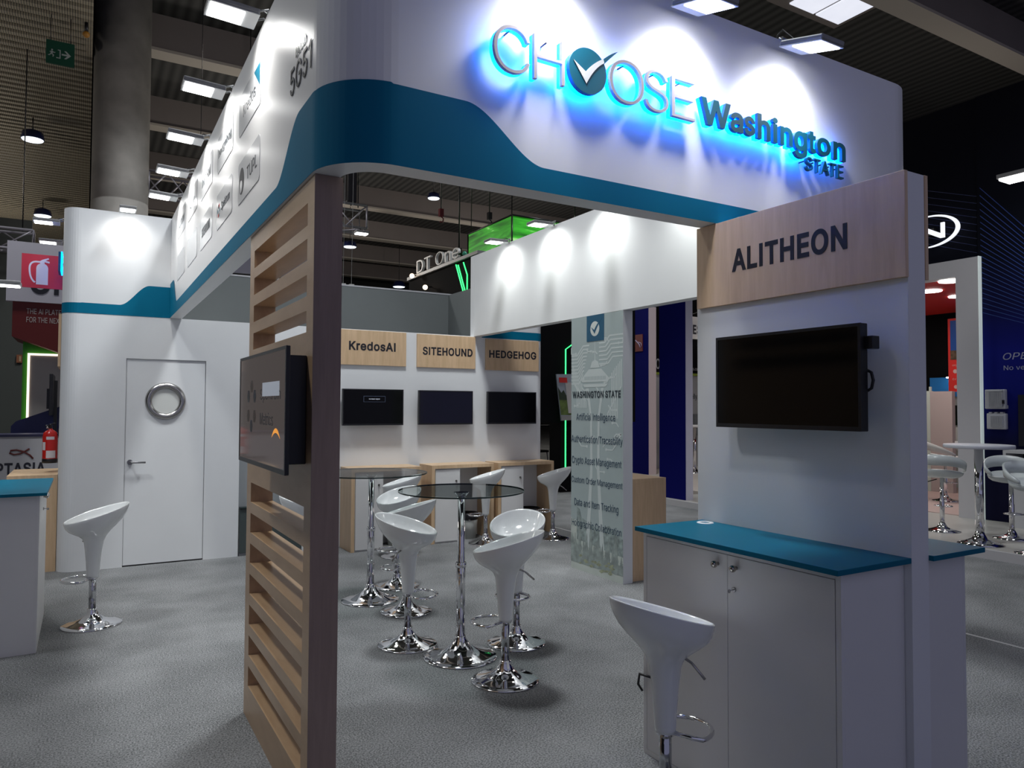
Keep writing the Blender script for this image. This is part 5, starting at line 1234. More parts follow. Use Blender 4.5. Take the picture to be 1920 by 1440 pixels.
rm.prism([(-0.15, 0.02), (-0.115, 0.038), (-0.085, 0.02), (-0.07, 0.028), (-0.066, 0.02), (-0.085, 0.006), (-0.10, 0.014), (-0.108, -0.008), (-0.085, -0.025), (-0.095, -0.06), (-0.108, -0.058), (-0.103, -0.03), (-0.128, -0.015), (-0.145, -0.045), (-0.17, -0.045), (-0.17, -0.033), (-0.152, -0.033), (-0.125, 0.018), (-0.143, 0.01)], fn, 0, 0.002)
build('running_figure', rm, ew, t)
build('hanger', B().tube([(-0.6, 14, 7.575), (-0.6, 14, 8.0)], 0.006, 6).tube([(-0.32, 14, 7.575), (-0.32, 14, 8.0)], 0.006, 6), BLACK, t)
t = thing('beacon', 'small orange beacon lamp beside the top of the concrete column', 'lamp', (-0.10, 14.0, 7.9))
build('dome', B().sphere((-0.10, 14.0, 7.80), 0.055, 14, 8), mat('amber_plastic', (0.35, 0.16, 0.02), 0.4), t)
build('mount', B().lathe([(0.03, 7.85), (0.03, 8.0)], -0.10, 14.0, 12), BLACK, t)

# ================================================================== HIGH BAY PENDANTS
DISC = mat('pendant_diffuser', (0.9, 0.9, 0.9), 0.4, emit=(0.80, 0.90, 1.0), estr=1.5)
def pendant(label, x, y, z, r, ztop=9.8):
    t = thing('pendant_lamp', label, 'lamp', (x, y, z), group='high bay pendant lamps')
    build('shade', B().lathe([(r, z), (r*1.02, z+0.03), (r*0.9, z+r*0.75), (r*0.5, z+r*0.95), (0.03, z+r)], x, y, 28, True, False, True), mat('pendant_blue_black', (0.01, 0.015, 0.06), 0.25), t)
    build('diffuser', B().lathe([(r*0.97, z+0.004), (r*0.9, z-0.015), (r*0.3, z-0.03)], x, y, 28, True, True, True), DISC, t)
    build('rod', B().tube([(x, y, z+r), (x, y, ztop)], 0.012, 6), BLACK, t)
pendant('glowing round pendant under the louvred soffit, the higher of two at far left', -1.117, 19.28, 7.5, 0.22, 8.0)
pendant('glowing round pendant low over the lilac board at far left', -1.246, 26.94, 7.5, 0.24, 8.0)
pendant('blue black pendant below the fascia soffit, nearest of three in the gap', 8.41, 18.84, 7.5, 0.17)
pendant('blue black pendant left in the gap, near the bright truss floodlight', 8.35, 26.22, 7.5, 0.24)
pendant('blue black pendant just above the grey wall, farthest of three in the gap', 13.24, 33.74, 7.5, 0.30)

# ================================================================== TRUSSES, HOISTS, WIRES
def truss(label, x0, x1, y, z, s=0.4, bays=6):
    t = thing('lighting_truss', label, 'truss', ((x0+x1)/2, y, z))
    cor = [(y-s/2, z), (y+s/2, z), (y-s/2, z+s), (y+s/2, z+s)]
    for yy, zz in cor:
        build('chord', B().tube([(x0, yy, zz), (x1, yy, zz)], 0.025, 8), TRUSS, t)
    for k in range(bays):
        a = x0+(x1-x0)*k/bays; c = x0+(x1-x0)*(k+1)/bays
        f = k % 2
        build('lattice', B().tube([(a, y-s/2, z+s*f), (c, y-s/2, z+s*(1-f))], 0.014, 6), TRUSS, t)
        build('lattice', B().tube([(a, y+s/2, z+s*(1-f)), (c, y+s/2, z+s*f)], 0.014, 6), TRUSS, t)
        build('lattice', B().tube([(a, y-s/2, z+s*0), (c, y+s/2, z+s*0)] if f else [(a, y+s/2, z), (c, y-s/2, z)], 0.014, 6), TRUSS, t)
    for xx in (x0, x1):
        fr_ = B().tube([(xx, cor[0][0], cor[0][1]), (xx, cor[1][0], cor[1][1]), (xx, cor[3][0], cor[3][1]), (xx, cor[2][0], cor[2][1])], 0.02, 6, True)
        build('end_frame', fr_, TRUSS, t)
    for xx in (x0+0.72*(x1-x0), x0+0.95*(x1-x0)):
        build('suspension', B().tube([(xx, y, z+s), (xx, y, 9.8)], 0.01, 6), BLACK, t)
    return t
truss('lilac grey box truss between the concrete column and the left fascia', 0.99, 3.6, 15.9, 5.75, 0.42, 8)
truss('grey box truss end with hoist seen right of the slatted screen', 2.6, 4.72, 14.0, 5.10, 0.45, 5)
truss('small far truss behind the lilac header board at far left', -4.2, -0.85, 15.6, 4.35, 0.35, 7)
t = thing('chain_hoist', 'black chain hoist hanging on the box truss beside the slatted screen', 'hoist', (4.45, 14.0, 5.55))
build('motor', B().box(4.36, 4.56, 13.9, 14.12, 5.62, 6.25), BLACK, t, 0.02)
build('chain', B().tube([(4.46, 14.0, 6.25), (4.46, 14.0, 9.8)], 0.012, 6), BLACK, t)
build('hook', B().tube([(4.46, 14.0, 5.62), (4.49, 14, 5.60), (4.46, 14, 5.575)], 0.012, 6), BLACK, t)
t = thing('chain_hoist', 'slim black hoist strap at far left above the lilac board', 'hoist', (-1.62, 15.2, 4.72))
build('chain', B().tube([(-1.62, 15.2, 4.72), (-1.62, 15.2, 8.0)], 0.012, 6), BLACK, t)
build('motor', B().box(-1.72, -1.52, 15.1, 15.3, 4.72, 5.2), BLACK, t, 0.02)
hx_ = [(7.34, 16.0, 6.2, 'red hooked chain hoist behind the raised white lettering'), (7.83, 16.0, 5.3, 'black suspension rod behind the raised white lettering'), (8.67, 16.0, 6.3, 'chain hoist with a black hook left of the green hanging box')]
for i, (x, y, z, lb) in enumerate(hx_):
    t = thing('chain_hoist', lb, 'hoist', (x, y, z))
    build('chain', B().tube([(x, y, z), (x, y, 9.8)], 0.022 if i == 1 else 0.016, 6), BLACK, t)
    build('hook', B().tube([(x, y, z), (x+0.06, y, z-0.05), (x+0.05, y, z-0.13), (x-0.03, y, z-0.13)], 0.02, 6).box(x-0.05, x+0.05, y-0.05, y+0.05, z, z+0.18), mat('hook_red', (0.12, 0.01, 0.015), 0.4) if i == 0 else BLACK, t)
t = thing('spot_floodlight', 'bright square floodlight hanging under the box truss beside the slatted screen', 'floodlight', (4.55, 13.7, 4.98))
build('housing', B().box(4.46, 4.72, 13.6, 13.8, 4.97, 5.02), HOUSING, t, 0.01)
build('lens', B().box(4.48, 4.70, 13.62, 13.78, 4.955, 4.97), LENS, t)
build('bracket', B().tube([(4.59, 13.7, 5.02), (4.59, 13.775, 5.08)], 0.012, 6), BLACK, t)
for x in (2.985, 3.10):
    t = thing('suspension_wire', 'thin pale suspension wire above the grey wall, '+('left' if x < 3 else 'right')+' of two', 'wire', (x, 9.65, 3.245))
    build('wire', B().tube([(x, 9.65, 3.25), (x+0.05, 9.68, 9.0)], 0.003, 6), mat('wire_grey', (0.4, 0.4, 0.38), 0.5), t)
    build('clamp', B().box(x-0.03, x+0.03, 9.62, 9.68, 3.246, 3.262), mat('wire_grey', (0, 0, 0)), t)

# band of a navy hall sign above the grey wall on the left
t = thing('hanging_banner', 'navy banner with white lower edge above the grey wall, left of the slatted screen', 'banner', (2.0, 11.5, 3.7))
build('cloth', B().box(1.2, 3.2, 11.5, 11.54, 3.92, 4.35), mat('banner_navy', (0.008, 0.008, 0.06), 0.6), t)
build('lower_edge', B().box(1.2, 3.2, 11.49, 11.55, 3.60, 3.92), mat('banner_white', (0.45, 0.43, 0.50), 0.6), t)
build('upper_edge', B().box(1.2, 3.2, 11.49, 11.55, 4.35, 4.5), mat('banner_white', (0, 0, 0)), t)
build('hanging_line', B().tube([(1.4, 11.52, 4.5), (1.4, 11.52, 9.0)], 0.005, 6).tube([(3.0, 11.52, 4.5), (3.0, 11.52, 9.0)], 0.005, 6), BLACK, t)

# ================================================================== CENTRE BACKGROUND
GLED = mat('green_led', (0, 1, 0.2), 0.5, emit=(0.05, 1.0, 0.22), estr=1.8)
PB = mat('stand_black', (0.004, 0.004, 0.005), 0.8, spec=0.1)
t = thing('exhibition_stand', 'black exhibition stand with green light lines and raised DT One lettering behind the white header', 'stand', (7.5, 13, 0))
build('side_wall', B().box(6.04, 6.14, 11.5, 14.8, 2.2, 4.34), PB, t)
build('front_wall', B().box(6.04, 9.6, 11.5, 11.6, 1.32, 4.34), PB, t)
build('ledge', B().box(5.99, 6.20, 11.5, 14.8, 4.34, 4.40), mat('ledge_grey', (0.30, 0.30, 0.30), 0.4), t)
build('lettering', text_b('DT One', (6.03, 14.25, 4.40), NY, UZ, 2.0, 0.27, 0.05, -0.01), mat('letter_white', (0.55, 0.55, 0.53), 0.4), t)
build('lettering_dot', B().sphere((6.06, 12.15, 4.46), 0.045), mat('mint', (0.05, 0.35, 0.22), 0.4), t)
for pts in (((12.45, 4.30), (12.15, 3.77)), ((12.36, 4.28), (12.06, 3.75)), ((12.134, 4.29), (11.976, 4.037))):
    build('light_line', B().tube([(6.03, pts[0][0], pts[0][1]), (6.03, pts[1][0], pts[1][1]), (6.03, pts[1][0]-0.0, 2.9)], 0.012, 6), GLED, t)
build('light_line', B().tube([(8.4, 11.48, 3.05), (7.885, 11.48, 2.71), (7.885, 11.48, 0.42)], 0.013, 8), GLED, t)
build('foot', B().box(7.80, 8.2, 11.52, 11.9, 0.0, 1.32), PB, t)
for (x, y, z) in ((5.9, 14.3, 4.36), (5.9, 13.6, 4.02)):
    s_ = build('spot', B().sphere((x, y, z), 0.05), mat('warm_spot', (1, 1, 1), 0.4, emit=(1.0, 0.75, 0.5), estr=4.0), t)
    build('spot_arm', B().tube([(x, y, z), (6.05, y, z+0.02)], 0.012, 6), BLACK, s_)
light('spot_beam', 'SPOT', (5.82, 14.2, 4.0), (6.04, 14.25, 3.55), 18, (1.0, 0.75, 0.5), spot_size=math.radians(60), spot_blend=0.9, shadow_soft_size=0.04)
struct('trim_41', B().box(6.8, 9.6, 15.9, 16.0, 0, 1.6), mat('beige_rear_wall', (0.62, 0.59, 0.54), 0.7))
# green lightbox cube
def green_mat():
    m = bpy.data.materials.new('green_light_streaks')
    m.use_nodes = True
    nt = m.node_tree
    b = nt.nodes['Principled BSDF']
    tc = nt.nodes.new('ShaderNodeTexCoord')
    mp_ = nt.nodes.new('ShaderNodeMapping'); mp_.inputs['Scale'].default_value = (0.22, 0.22, 1.6); mp_.inputs['Rotation'].default_value = (0.10, 0.14, 0)
    n = nt.nodes.new('ShaderNodeTexNoise'); n.inputs['Scale'].default_value = 4.5; n.inputs['Detail'].default_value = 6; n.inputs['Distortion'].default_value = 0.5
    r = nt.nodes.new('ShaderNodeValToRGB')
    e = r.color_ramp.elements
    e[0].position = 0.30; e[0].color = (0.003, 0.06, 0.003, 1)
    e[1].position = 0.72; e[1].color = (0.5, 0.9, 0.35, 1)
    k = e.new(0.45); k.color = (0.015, 0.22, 0.008, 1)
    k = e.new(0.62); k.color = (0.04, 0.42, 0.02, 1)
    nt.links.new(tc.outputs['Object'], mp_.inputs['Vector']); nt.links.new(mp_.outputs['Vector'], n.inputs['Vector']); nt.links.new(n.outputs['Fac'], r.inputs['Fac'])
    nt.links.new(r.outputs['Color'], b.inputs['Base Color']); nt.links.new(r.outputs['Color'], b.inputs['Emission Color'])
    b.inputs['Emission Strength'].default_value = 0.55
    return m
t = thing('hanging_lightbox', 'bright green lit fabric box hanging above the white header', 'lightbox', (8.4, 14, 4.8))
build('fabric', B().box(7.574, 9.3, 13.0, 15.0, 4.72, 5.58), green_mat(), t)
b = B()
for (a, c) in (((7.57, 12.99, 4.7), (7.57, 12.99, 5.6)), ((7.57, 15.0, 4.7), (7.57, 15.0, 5.6)), ((9.3, 12.99, 4.7), (9.3, 12.99, 5.6)), ((7.57, 12.99, 5.59), (9.3, 12.99, 5.59)), ((7.57, 12.99, 5.59), (7.57, 15.0, 5.59)), ((7.57, 12.99, 4.71), (9.3, 12.99, 4.71)), ((7.57, 12.99, 4.71), (7.57, 15.0, 4.71))):
    build('frame_bar', B().tube([a, c], 0.02, 6), BLACK, t)
for x, y in ((7.6, 13.05), (9.2, 13.05), (7.6, 14.9)):
    build('suspension', B().tube([(x, y, 5.6), (x, y, 9.8)], 0.012, 6), BLACK, t)
# tilted poster screen and black stool by the green light line
t = thing('display_screen', 'tilted display showing a green meadow picture beside the printed panel', 'screen', (7.8, 11.3, 1.3))
def q3(u, v, w_):   # panel tilted back
    return (7.535+0.13*(1-v)*0.9+u, 11.30-w_, 1.36+0.86*v)
build('sheet', B().prism([(0, 0), (0.8, 0.03), (0.8, 1.03), (0, 1)], q3, 0, 0.03), mat('picture_sky', (0.33, 0.37, 0.42), 0.5), t)
build('meadow', B().prism([(0.0, 0.12), (0.7, 0.12), (0.7, 0.42), (0.2, 0.46), (0.0, 0.50)], q3, 0.031, 0.033), mat('picture_meadow', (0.10, 0.15, 0.035), 0.5, noise=0.4, nscale=9), t)
build('trees', B().prism([(0.0, 0.45), (0.25, 0.44), (0.24, 0.60), (0.16, 0.55), (0.12, 0.66), (0.06, 0.60), (0.0, 0.72)], q3, 0.033, 0.035), mat('picture_trees', (0.02, 0.04, 0.02), 0.5), t)
build('caption_card', B().prism([(0.17, 0.16), (0.6, 0.16), (0.6, 0.85), (0.17, 0.82)], q3, 0.035, 0.037), mat('picture_card', (0.50, 0.49, 0.47), 0.5), t)
build('badge', B().prism([(0.04, 0.82), (0.22, 0.82), (0.22, 0.93), (0.04, 0.93)], q3, 0.037, 0.040), RED, t)
build('lower_bar', B().prism([(0.0, 0.0), (0.8, 0.03), (0.8, 0.12), (0.0, 0.10)], q3, 0.031, 0.034), mat('picture_bar', (0.28, 0.28, 0.27), 0.5), t)
build('bracket', B().box(7.75, 7.9, 11.302, 11.495, 1.6, 1.9), BLACK, t)
def stool_metal(label, x, y):
    t = thing('counter_stool', label, 'stool', (x, y, 0))
    build('seat', B().box(x-0.19, x+0.19, y-0.17, y+0.17, 0.72, 0.76), PB, t, 0.012)
    build('backrest', B().box(x-0.19, x+0.19, y+0.15, y+0.18, 0.76, 0.98), PB, t, 0.012)
    for sx in (-1, 1):
        for s2 in (-1, 1):
            build('leg', B().tube([(x+sx*0.16, y+s2*0.14, 0.72), (x+sx*0.21, y+s2*0.19, 0.0)], 0.010, 8), CHROME, t)
    build('foot_ring', B().tube([(x-0.195, y-0.175, 0.22), (x+0.195, y-0.175, 0.22), (x+0.195, y+0.175, 0.22), (x-0.195, y+0.175, 0.22)], 0.008, 8, True), CHROME, t)
stool_metal('black counter stool on chrome legs under the black stand, right of the back wall', 7.75, 12.3)
t = thing('counter_table', 'black high table behind the counter stool beside the green light line', 'table', (8.3, 12.5, 0))
build('top', B().box(7.75, 8.9, 12.55, 13.0, 1.20, 1.24), PB, t)
for x in (7.85, 8.8):
    build('leg', B().tube([(x, 12.75, 0), (x, 12.75, 1.2)], 0.03, 10), PB, t)

# navy panels to the right of the printed panel
t = thing('partition_panel', 'tall navy panel with pale end post, nearer of two right of the printed panel', 'partition', (8.65, 9.3, 0))
build('navy_face', B().box(8.565, 8.575, 8.99, 9.62, 0.03, 3.42), NAVY, t)
build('core', B().box(8.575, 8.73, 8.985, 9.62, 0.0, 3.42), mat('pale_post', (0.52, 0.52, 0.60), 0.5), t)
build('plinth', B().box(8.55, 8.74, 8.97, 9.63, 0.0, 0.03), mat('pale_post', (0, 0, 0)), t)
t = thing('partition_panel', 'tall navy panel with a dark red emblem, farther of two right of the printed panel', 'partition', (11.1, 13.3, 0))
build('navy_face', B().box(10.99, 11.0, 12.71, 14.2, 0.03, 3.9), NAVY, t)
build('core', B().box(11.0, 11.22, 12.705, 14.2, 0.0, 3.9), mat('pink_post', (0.60, 0.50, 0.50), 0.5), t)
build('emblem_plate', B().box(10.975, 10.99, 12.89, 13.5, 2.90, 3.29), mat('dark_red_plate', (0.13, 0.01, 0.012), 0.4), t)
build('emblem_curve', B().tube([(10.97, 13.3, 3.18), (10.97, 13.12, 3.16), (10.97, 13.0, 3.06), (10.97, 12.96, 2.98)], 0.012, 6).tube([(10.97, 13.05, 3.12), (10.97, 12.94, 3.09), (10.97, 12.91, 3.0)], 0.008, 6), mat('pale_violet', (0.40, 0.32, 0.50), 0.5), t)
# far stand seen through the gaps
t = thing('exhibition_stand', 'grey white stand with ES lettering seen through the gap left of the right partition', 'stand', (13.2, 14.1, 0))
build('rear_wall', B().box(12.0, 14.6, 14.0, 14.1, 0.1, 2.48), mat('stand_grey', (0.36, 0.36, 0.35), 0.6), t)
build('black_band', B().box(12.0, 14.6, 13.97, 14.0, 2.50, 3.35), PB, t)
build('lime_line', B().box(12.0, 14.6, 13.96, 14.0, 2.44, 2.50), mat('lime', (0.25, 0.32, 0.03), 0.5), t)
build('upper_board', B().box(12.9, 14.6, 13.98, 14.05, 3.40, 3.98), mat('board_white', (0.62, 0.62, 0.62), 0.5), t)
build('upper_lettering', text_b('ES', (13.60, 13.979, 3.52), UX, UZ, 0.26, 0.25, 0.004, 0.03), INK, t)
build('band_lettering', text_b('oli', (12.33, 13.969, 2.58), UX, UZ, 0.24, 0.36, 0.004), mat('band_white', (0.4, 0.4, 0.4), 0.5), t)
build('band_lettering', text_b('rs.com', (13.55, 13.969, 2.58), UX, UZ, 0.27, 0.06, 0.004), mat('band_white', (0, 0, 0)), t)
build('wall_lettering', text_b('elly2', (13.55, 13.999, 1.80), UX, UZ, 0.28, 0.18, 0.004), INK_G, t)
build('wall_screen', B().box(13.6, 13.9, 13.94, 13.999, 0.9, 1.45), mat('screen_grey', (0.16, 0.17, 0.17), 0.3), t)
for z in (4.10, 3.42):
    build('spot', B().sphere((13.62+0.3*(4.1-z), 13.7, z), 0.07), mat('white_spot', (1, 1, 1), 0.4, emit=(1.0, 0.9, 0.8), estr=4.0), t)
    build('spot_arm', B().tube([(13.62+0.3*(4.1-z), 13.7, z), (13.62+0.3*(4.1-z), 14.0, z-0.05)], 0.015, 6), BLACK, t)
t = thing('bar_table', 'small white table on a chrome pole seen through the gap left of the right partition', 'table', (12.3, 12.6, 0.1))
build('top', B().lathe([(0.33, 1.16), (0.34, 1.17), (0.34, 1.20), (0.33, 1.21)], 12.3, 12.6, 32), mat('table_white', (0.65, 0.62, 0.60), 0.4), t)
build('pole', B().lathe([(0.035, 0.12), (0.035, 1.16)], 12.3, 12.6, 16), CHROME, t)
build('base', B().lathe([(0.24, 0.1), (0.24, 0.115), (0.08, 0.15), (0.04, 0.2)], 12.3, 12.6, 32), CHROME, t)
struct('floor_far', B().box(9.6, 17, 9.6, 16, 0.0, 0.1), mat('cream_floor', (0.52, 0.47, 0.43), 0.35))

# ================================================================== RIGHT BACKGROUND STAND
CREAM = mat('platform_cream', (0.42, 0.41, 0.38), 0.32, noise=0.03, nscale=1.5)
struct('floor_platform', B().box(8.40, 20, -4, 9.55, 0.0, 0.085), CREAM)
struct('trim_42', B().box(8.38, 8.42, -4, 9.55, 0.0, 0.1), mat('platform_edge', (0.48, 0.47, 0.48), 0.4))
struct('floor_portal', B().box(10.8, 16, 5.5, 9.4, 0.085, 0.095), mat('platform_pink', (0.50, 0.38, 0.35), 0.35))
def print_mat():
    m = bpy.data.materials.new('black_to_blue_print')
    m.use_nodes = True
    nt = m.node_tree
    b = nt.nodes['Principled BSDF']
    b.inputs['Roughness'].default_value = 0.8
    b.inputs['Specular IOR Level'].default_value = 0.1
    tc = nt.nodes.new('ShaderNodeTexCoord')
    sx = nt.nodes.new('ShaderNodeSeparateXYZ')
    mr = nt.nodes.new('ShaderNodeMapRange')
    mr.inputs['From Min'].default_value = 0.0; mr.inputs['From Max'].default_value = 6.0
    r = nt.nodes.new('ShaderNodeValToRGB')
    e = r.color_ramp.elements
    e[0].position = 0.0; e[0].color = (0.006, 0.006, 0.025, 1)
    e[1].position = 1.0; e[1].color = (0.004, 0.004, 0.008, 1)
    for p_, c in ((0.18, (0.006, 0.007, 0.03)), (0.29, (0.006, 0.010, 0.16)), (0.40, (0.008, 0.012, 0.20)), (0.50, (0.005, 0.006, 0.045)), (0.62, (0.003, 0.004, 0.010))):
        k = e.new(p_); k.color = (*c, 1)
    nt.links.new(tc.outputs['Object'], sx.inputs[0]); nt.links.new(sx.outputs['Z'], mr.inputs['Value']); nt.links.new(mr.outputs['Result'], r.inputs['Fac'])
    nt.links.new(r.outputs['Color'], b.inputs['Base Color'])
    return m
t = thing('exhibition_stand', 'dark blue printed exhibition wall with a white doorway frame and N emblem at right', 'stand', (11.0, 5.0, 0))
build('printed_wall', B().box(10.75, 10.85, -1.5, 5.5, 0.085, 6.0), print_mat(), t)
build('upper_wall', B().box(10.78, 10.85, 5.5, 9.4, 3.72, 6.0), MATS.setdefault('pw', bpy.data.materials['black_to_blue_print']), t)
PORT = mat('portal_white', (0.56, 0.55, 0.57), 0.5)
build('portal_post', B().box(10.67, 10.85, 5.46, 5.765, 0.085, 3.73), PORT, t)
build('portal_lintel', B().box(10.67, 10.85, 5.765, 9.4, 3.49, 3.73), PORT, t)
build('portal_edge', B().box(10.668, 10.86, 5.452, 5.459, 0.085, 3.735), mat('edge_glow', (0.8, 0.85, 0.85), 0.4, emit=(0.8, 0.95, 0.9), estr=0.25), t)
lb = B()
for k in range(23):
    s_ = (k/22)**0.85
    z0 = 4.70+(2.932-4.70)*s_; z1 = 4.035+(2.742-4.035)*s_
    a = Vector((10.745, 5.46, z0+ (0.02 if k else 0))); c = Vector((10.745, 4.906, z1)); dlt = c-a
    e2 = a+dlt*2.8
    w_ = 0.0045+0.003*(1-s_)
    lb.add([(10.7485, a.y, a.z-w_), (10.7485, e2.y, e2.z-w_), (10.7485, e2.y, e2.z+w_), (10.7485, a.y, a.z+w_)], [(0, 1, 2, 3)])
build('printed_lines', lb, mat('line_blue', (0.012, 0.045, 0.24), 0.4), t)
lb = B()
for k in range(9):
    z0 = 3.80+0.10*k; 
    lb.add([(10.7785, 7.2, z0+0.62-0.004), (10.7785, 5.52, z0-0.004-0.03*k*0), (10.7785, 5.52, z0+0.004), (10.7785, 7.2, z0+0.62+0.004)], [(0, 1, 2, 3)])
build('printed_lines', lb, mat('line_blue_dim', (0.008, 0.018, 0.09), 0.4), t)
LW = mat('lit_white_emblem', (0.9, 0.9, 0.9), 0.4, emit=(0.9, 0.93, 1.0), estr=0.8)
fnN = lambda u, v, w_: (10.70-w_, 6.13-u, 4.21+v)      # u to the right
orb = []
N2 = 40
a0, a1 = math.radians(118), math.radians(-118)
for q in range(N2+1):
    a = a0+(a1-a0)*q/N2
    orb.append((0.43*math.cos(a)*1.0, 0.235*math.sin(a)))
for q in range(N2, -1, -1):
    a = a0+(a1-a0)*q/N2
    w_ = 0.052*math.sin(PI*q/N2)
    orb.append(((0.43-w_)*math.cos(a), (0.235-w_*0.75)*math.sin(a)))
build('emblem_orbit', B().prism(orb, fnN, 0, 0.03), LW, t)
build('emblem_letter', B().prism([(-0.22, -0.13), (-0.17, -0.13), (-0.17, 0.06), (0.15, -0.12), (0.215, -0.12), (0.215, 0.10), (0.165, 0.10), (0.165, -0.055), (-0.16, 0.13), (-0.22, 0.13)], fnN, 0, 0.03), LW, t)
build('emblem_mount', B().box(10.705, 10.78, 6.08, 6.18, 4.16, 4.26), BLACK, t)
TP = mat('pale_print', (0.36, 0.38, 0.52), 0.5)
build('headline', text_b('OPEN', (10.7485, 5.195, 2.275), NY, UZ, 0.42, 0.092, 0.002, 0.0, shear=0.2), TP, t)
build('subline', text_b('No vendor', (10.7485, 5.188, 2.135), NY, UZ, 0.47, 0.062, 0.002), TP, t)
def radio(label, y0, y1, z0, z1, mk):
    t = thing('radio_unit', label, 'radio', (10.7, (y0+y1)/2, z0))
    RW = mat('radio_white', (0.48, 0.49, 0.52), 0.5)
    build('casing', B().box(10.68, 10.749, y0, y1, z0, z1), RW, t, 0.012)
    for k in range(12):
        yy = y0+0.03+(y1-y0-0.10)*k/11
        build('fin', B().box(10.645, 10.68, yy-0.003, yy+0.003, z0+0.03, z1-0.035), RW, t)
    if mk:
        build('handle', B().box(10.65, 10.68, y0+0.02, y1-0.03, z1-0.028, z1-0.01), RW, t)
        build('connector', B().box(10.655, 10.68, y0+0.005, y0+0.03, z0+0.07, z0+0.12), BLACK, t)
        build('lug', B().box(10.66, 10.74, y0-0.012, y0, z0+0.005, z0+0.05), RW, t)
    else:
        for yy in (y0+0.05, (y0+y1)/2, y1-0.05):
            build('lug', B().box(10.68, 10.74, yy-0.018, yy+0.018, z1, z1+0.018), RW, t)
radio('white finned radio unit on the blue wall, upper of two', 5.147, 5.405, 1.61, 1.875, True)
radio('white finned radio unit on the blue wall, lower of two', 5.143, 5.385, 1.335, 1.55, False)
t = thing('television', 'black television at the right edge of the picture on the blue wall', 'television', (10.72, 4.5, 1.1))
build('screen', B().box(10.70, 10.749, 3.9, 5.0, 1.12, 1.80), mat('deep_screen', (0.004, 0.004, 0.012), 0.3), t, 0.004)
t = thing('wall_lamp', 'long bright lamp at the top of the blue wall, right edge of the picture', 'lamp', (9.8, 4.5, 4.44))
build('lens', B().box(9.70, 9.95, 3.6, 4.70, 4.425, 4.45), LENS, t)
build('housing', B().box(9.68, 9.97, 3.58, 4.72, 4.45, 4.50), HOUSING, t)
build('arm', B().tube([(9.82, 4.2, 4.48), (10.75, 4.2, 4.62)], 0.02, 8), BLACK, t)
light('wall_lamp_beam', 'SPOT', (9.85, 4.2, 4.40), (10.75, 4.25, 3.7), 22, (0.9, 1.0, 0.9), spot_size=math.radians(80), spot_blend=0.9, shadow_soft_size=0.1)
# white shelf box on the blue wall
t = thing('shelf_unit', 'white open box shelf under the television at the right edge', 'shelf', (10.5, 4.5, 0.4))
SW_ = mat('shelf_white', (0.55, 0.55, 0.56), 0.5)
build('top', B().box(10.30, 10.745, 4.2, 5.0, 1.04, 1.075), SW_, t)
build('bottom', B().box(10.30, 10.745, 4.2, 5.0, 0.88, 0.91), SW_, t)
build('side', B().box(10.30, 10.745, 4.965, 5.0, 0.91, 1.04), SW_, t)
build('side', B().box(10.30, 10.745, 4.2, 4.235, 0.91, 1.04), SW_, t)
build('pedestal', B().box(10.35, 10.745, 4.25, 4.96, 0.0855, 0.88), SW_, t)

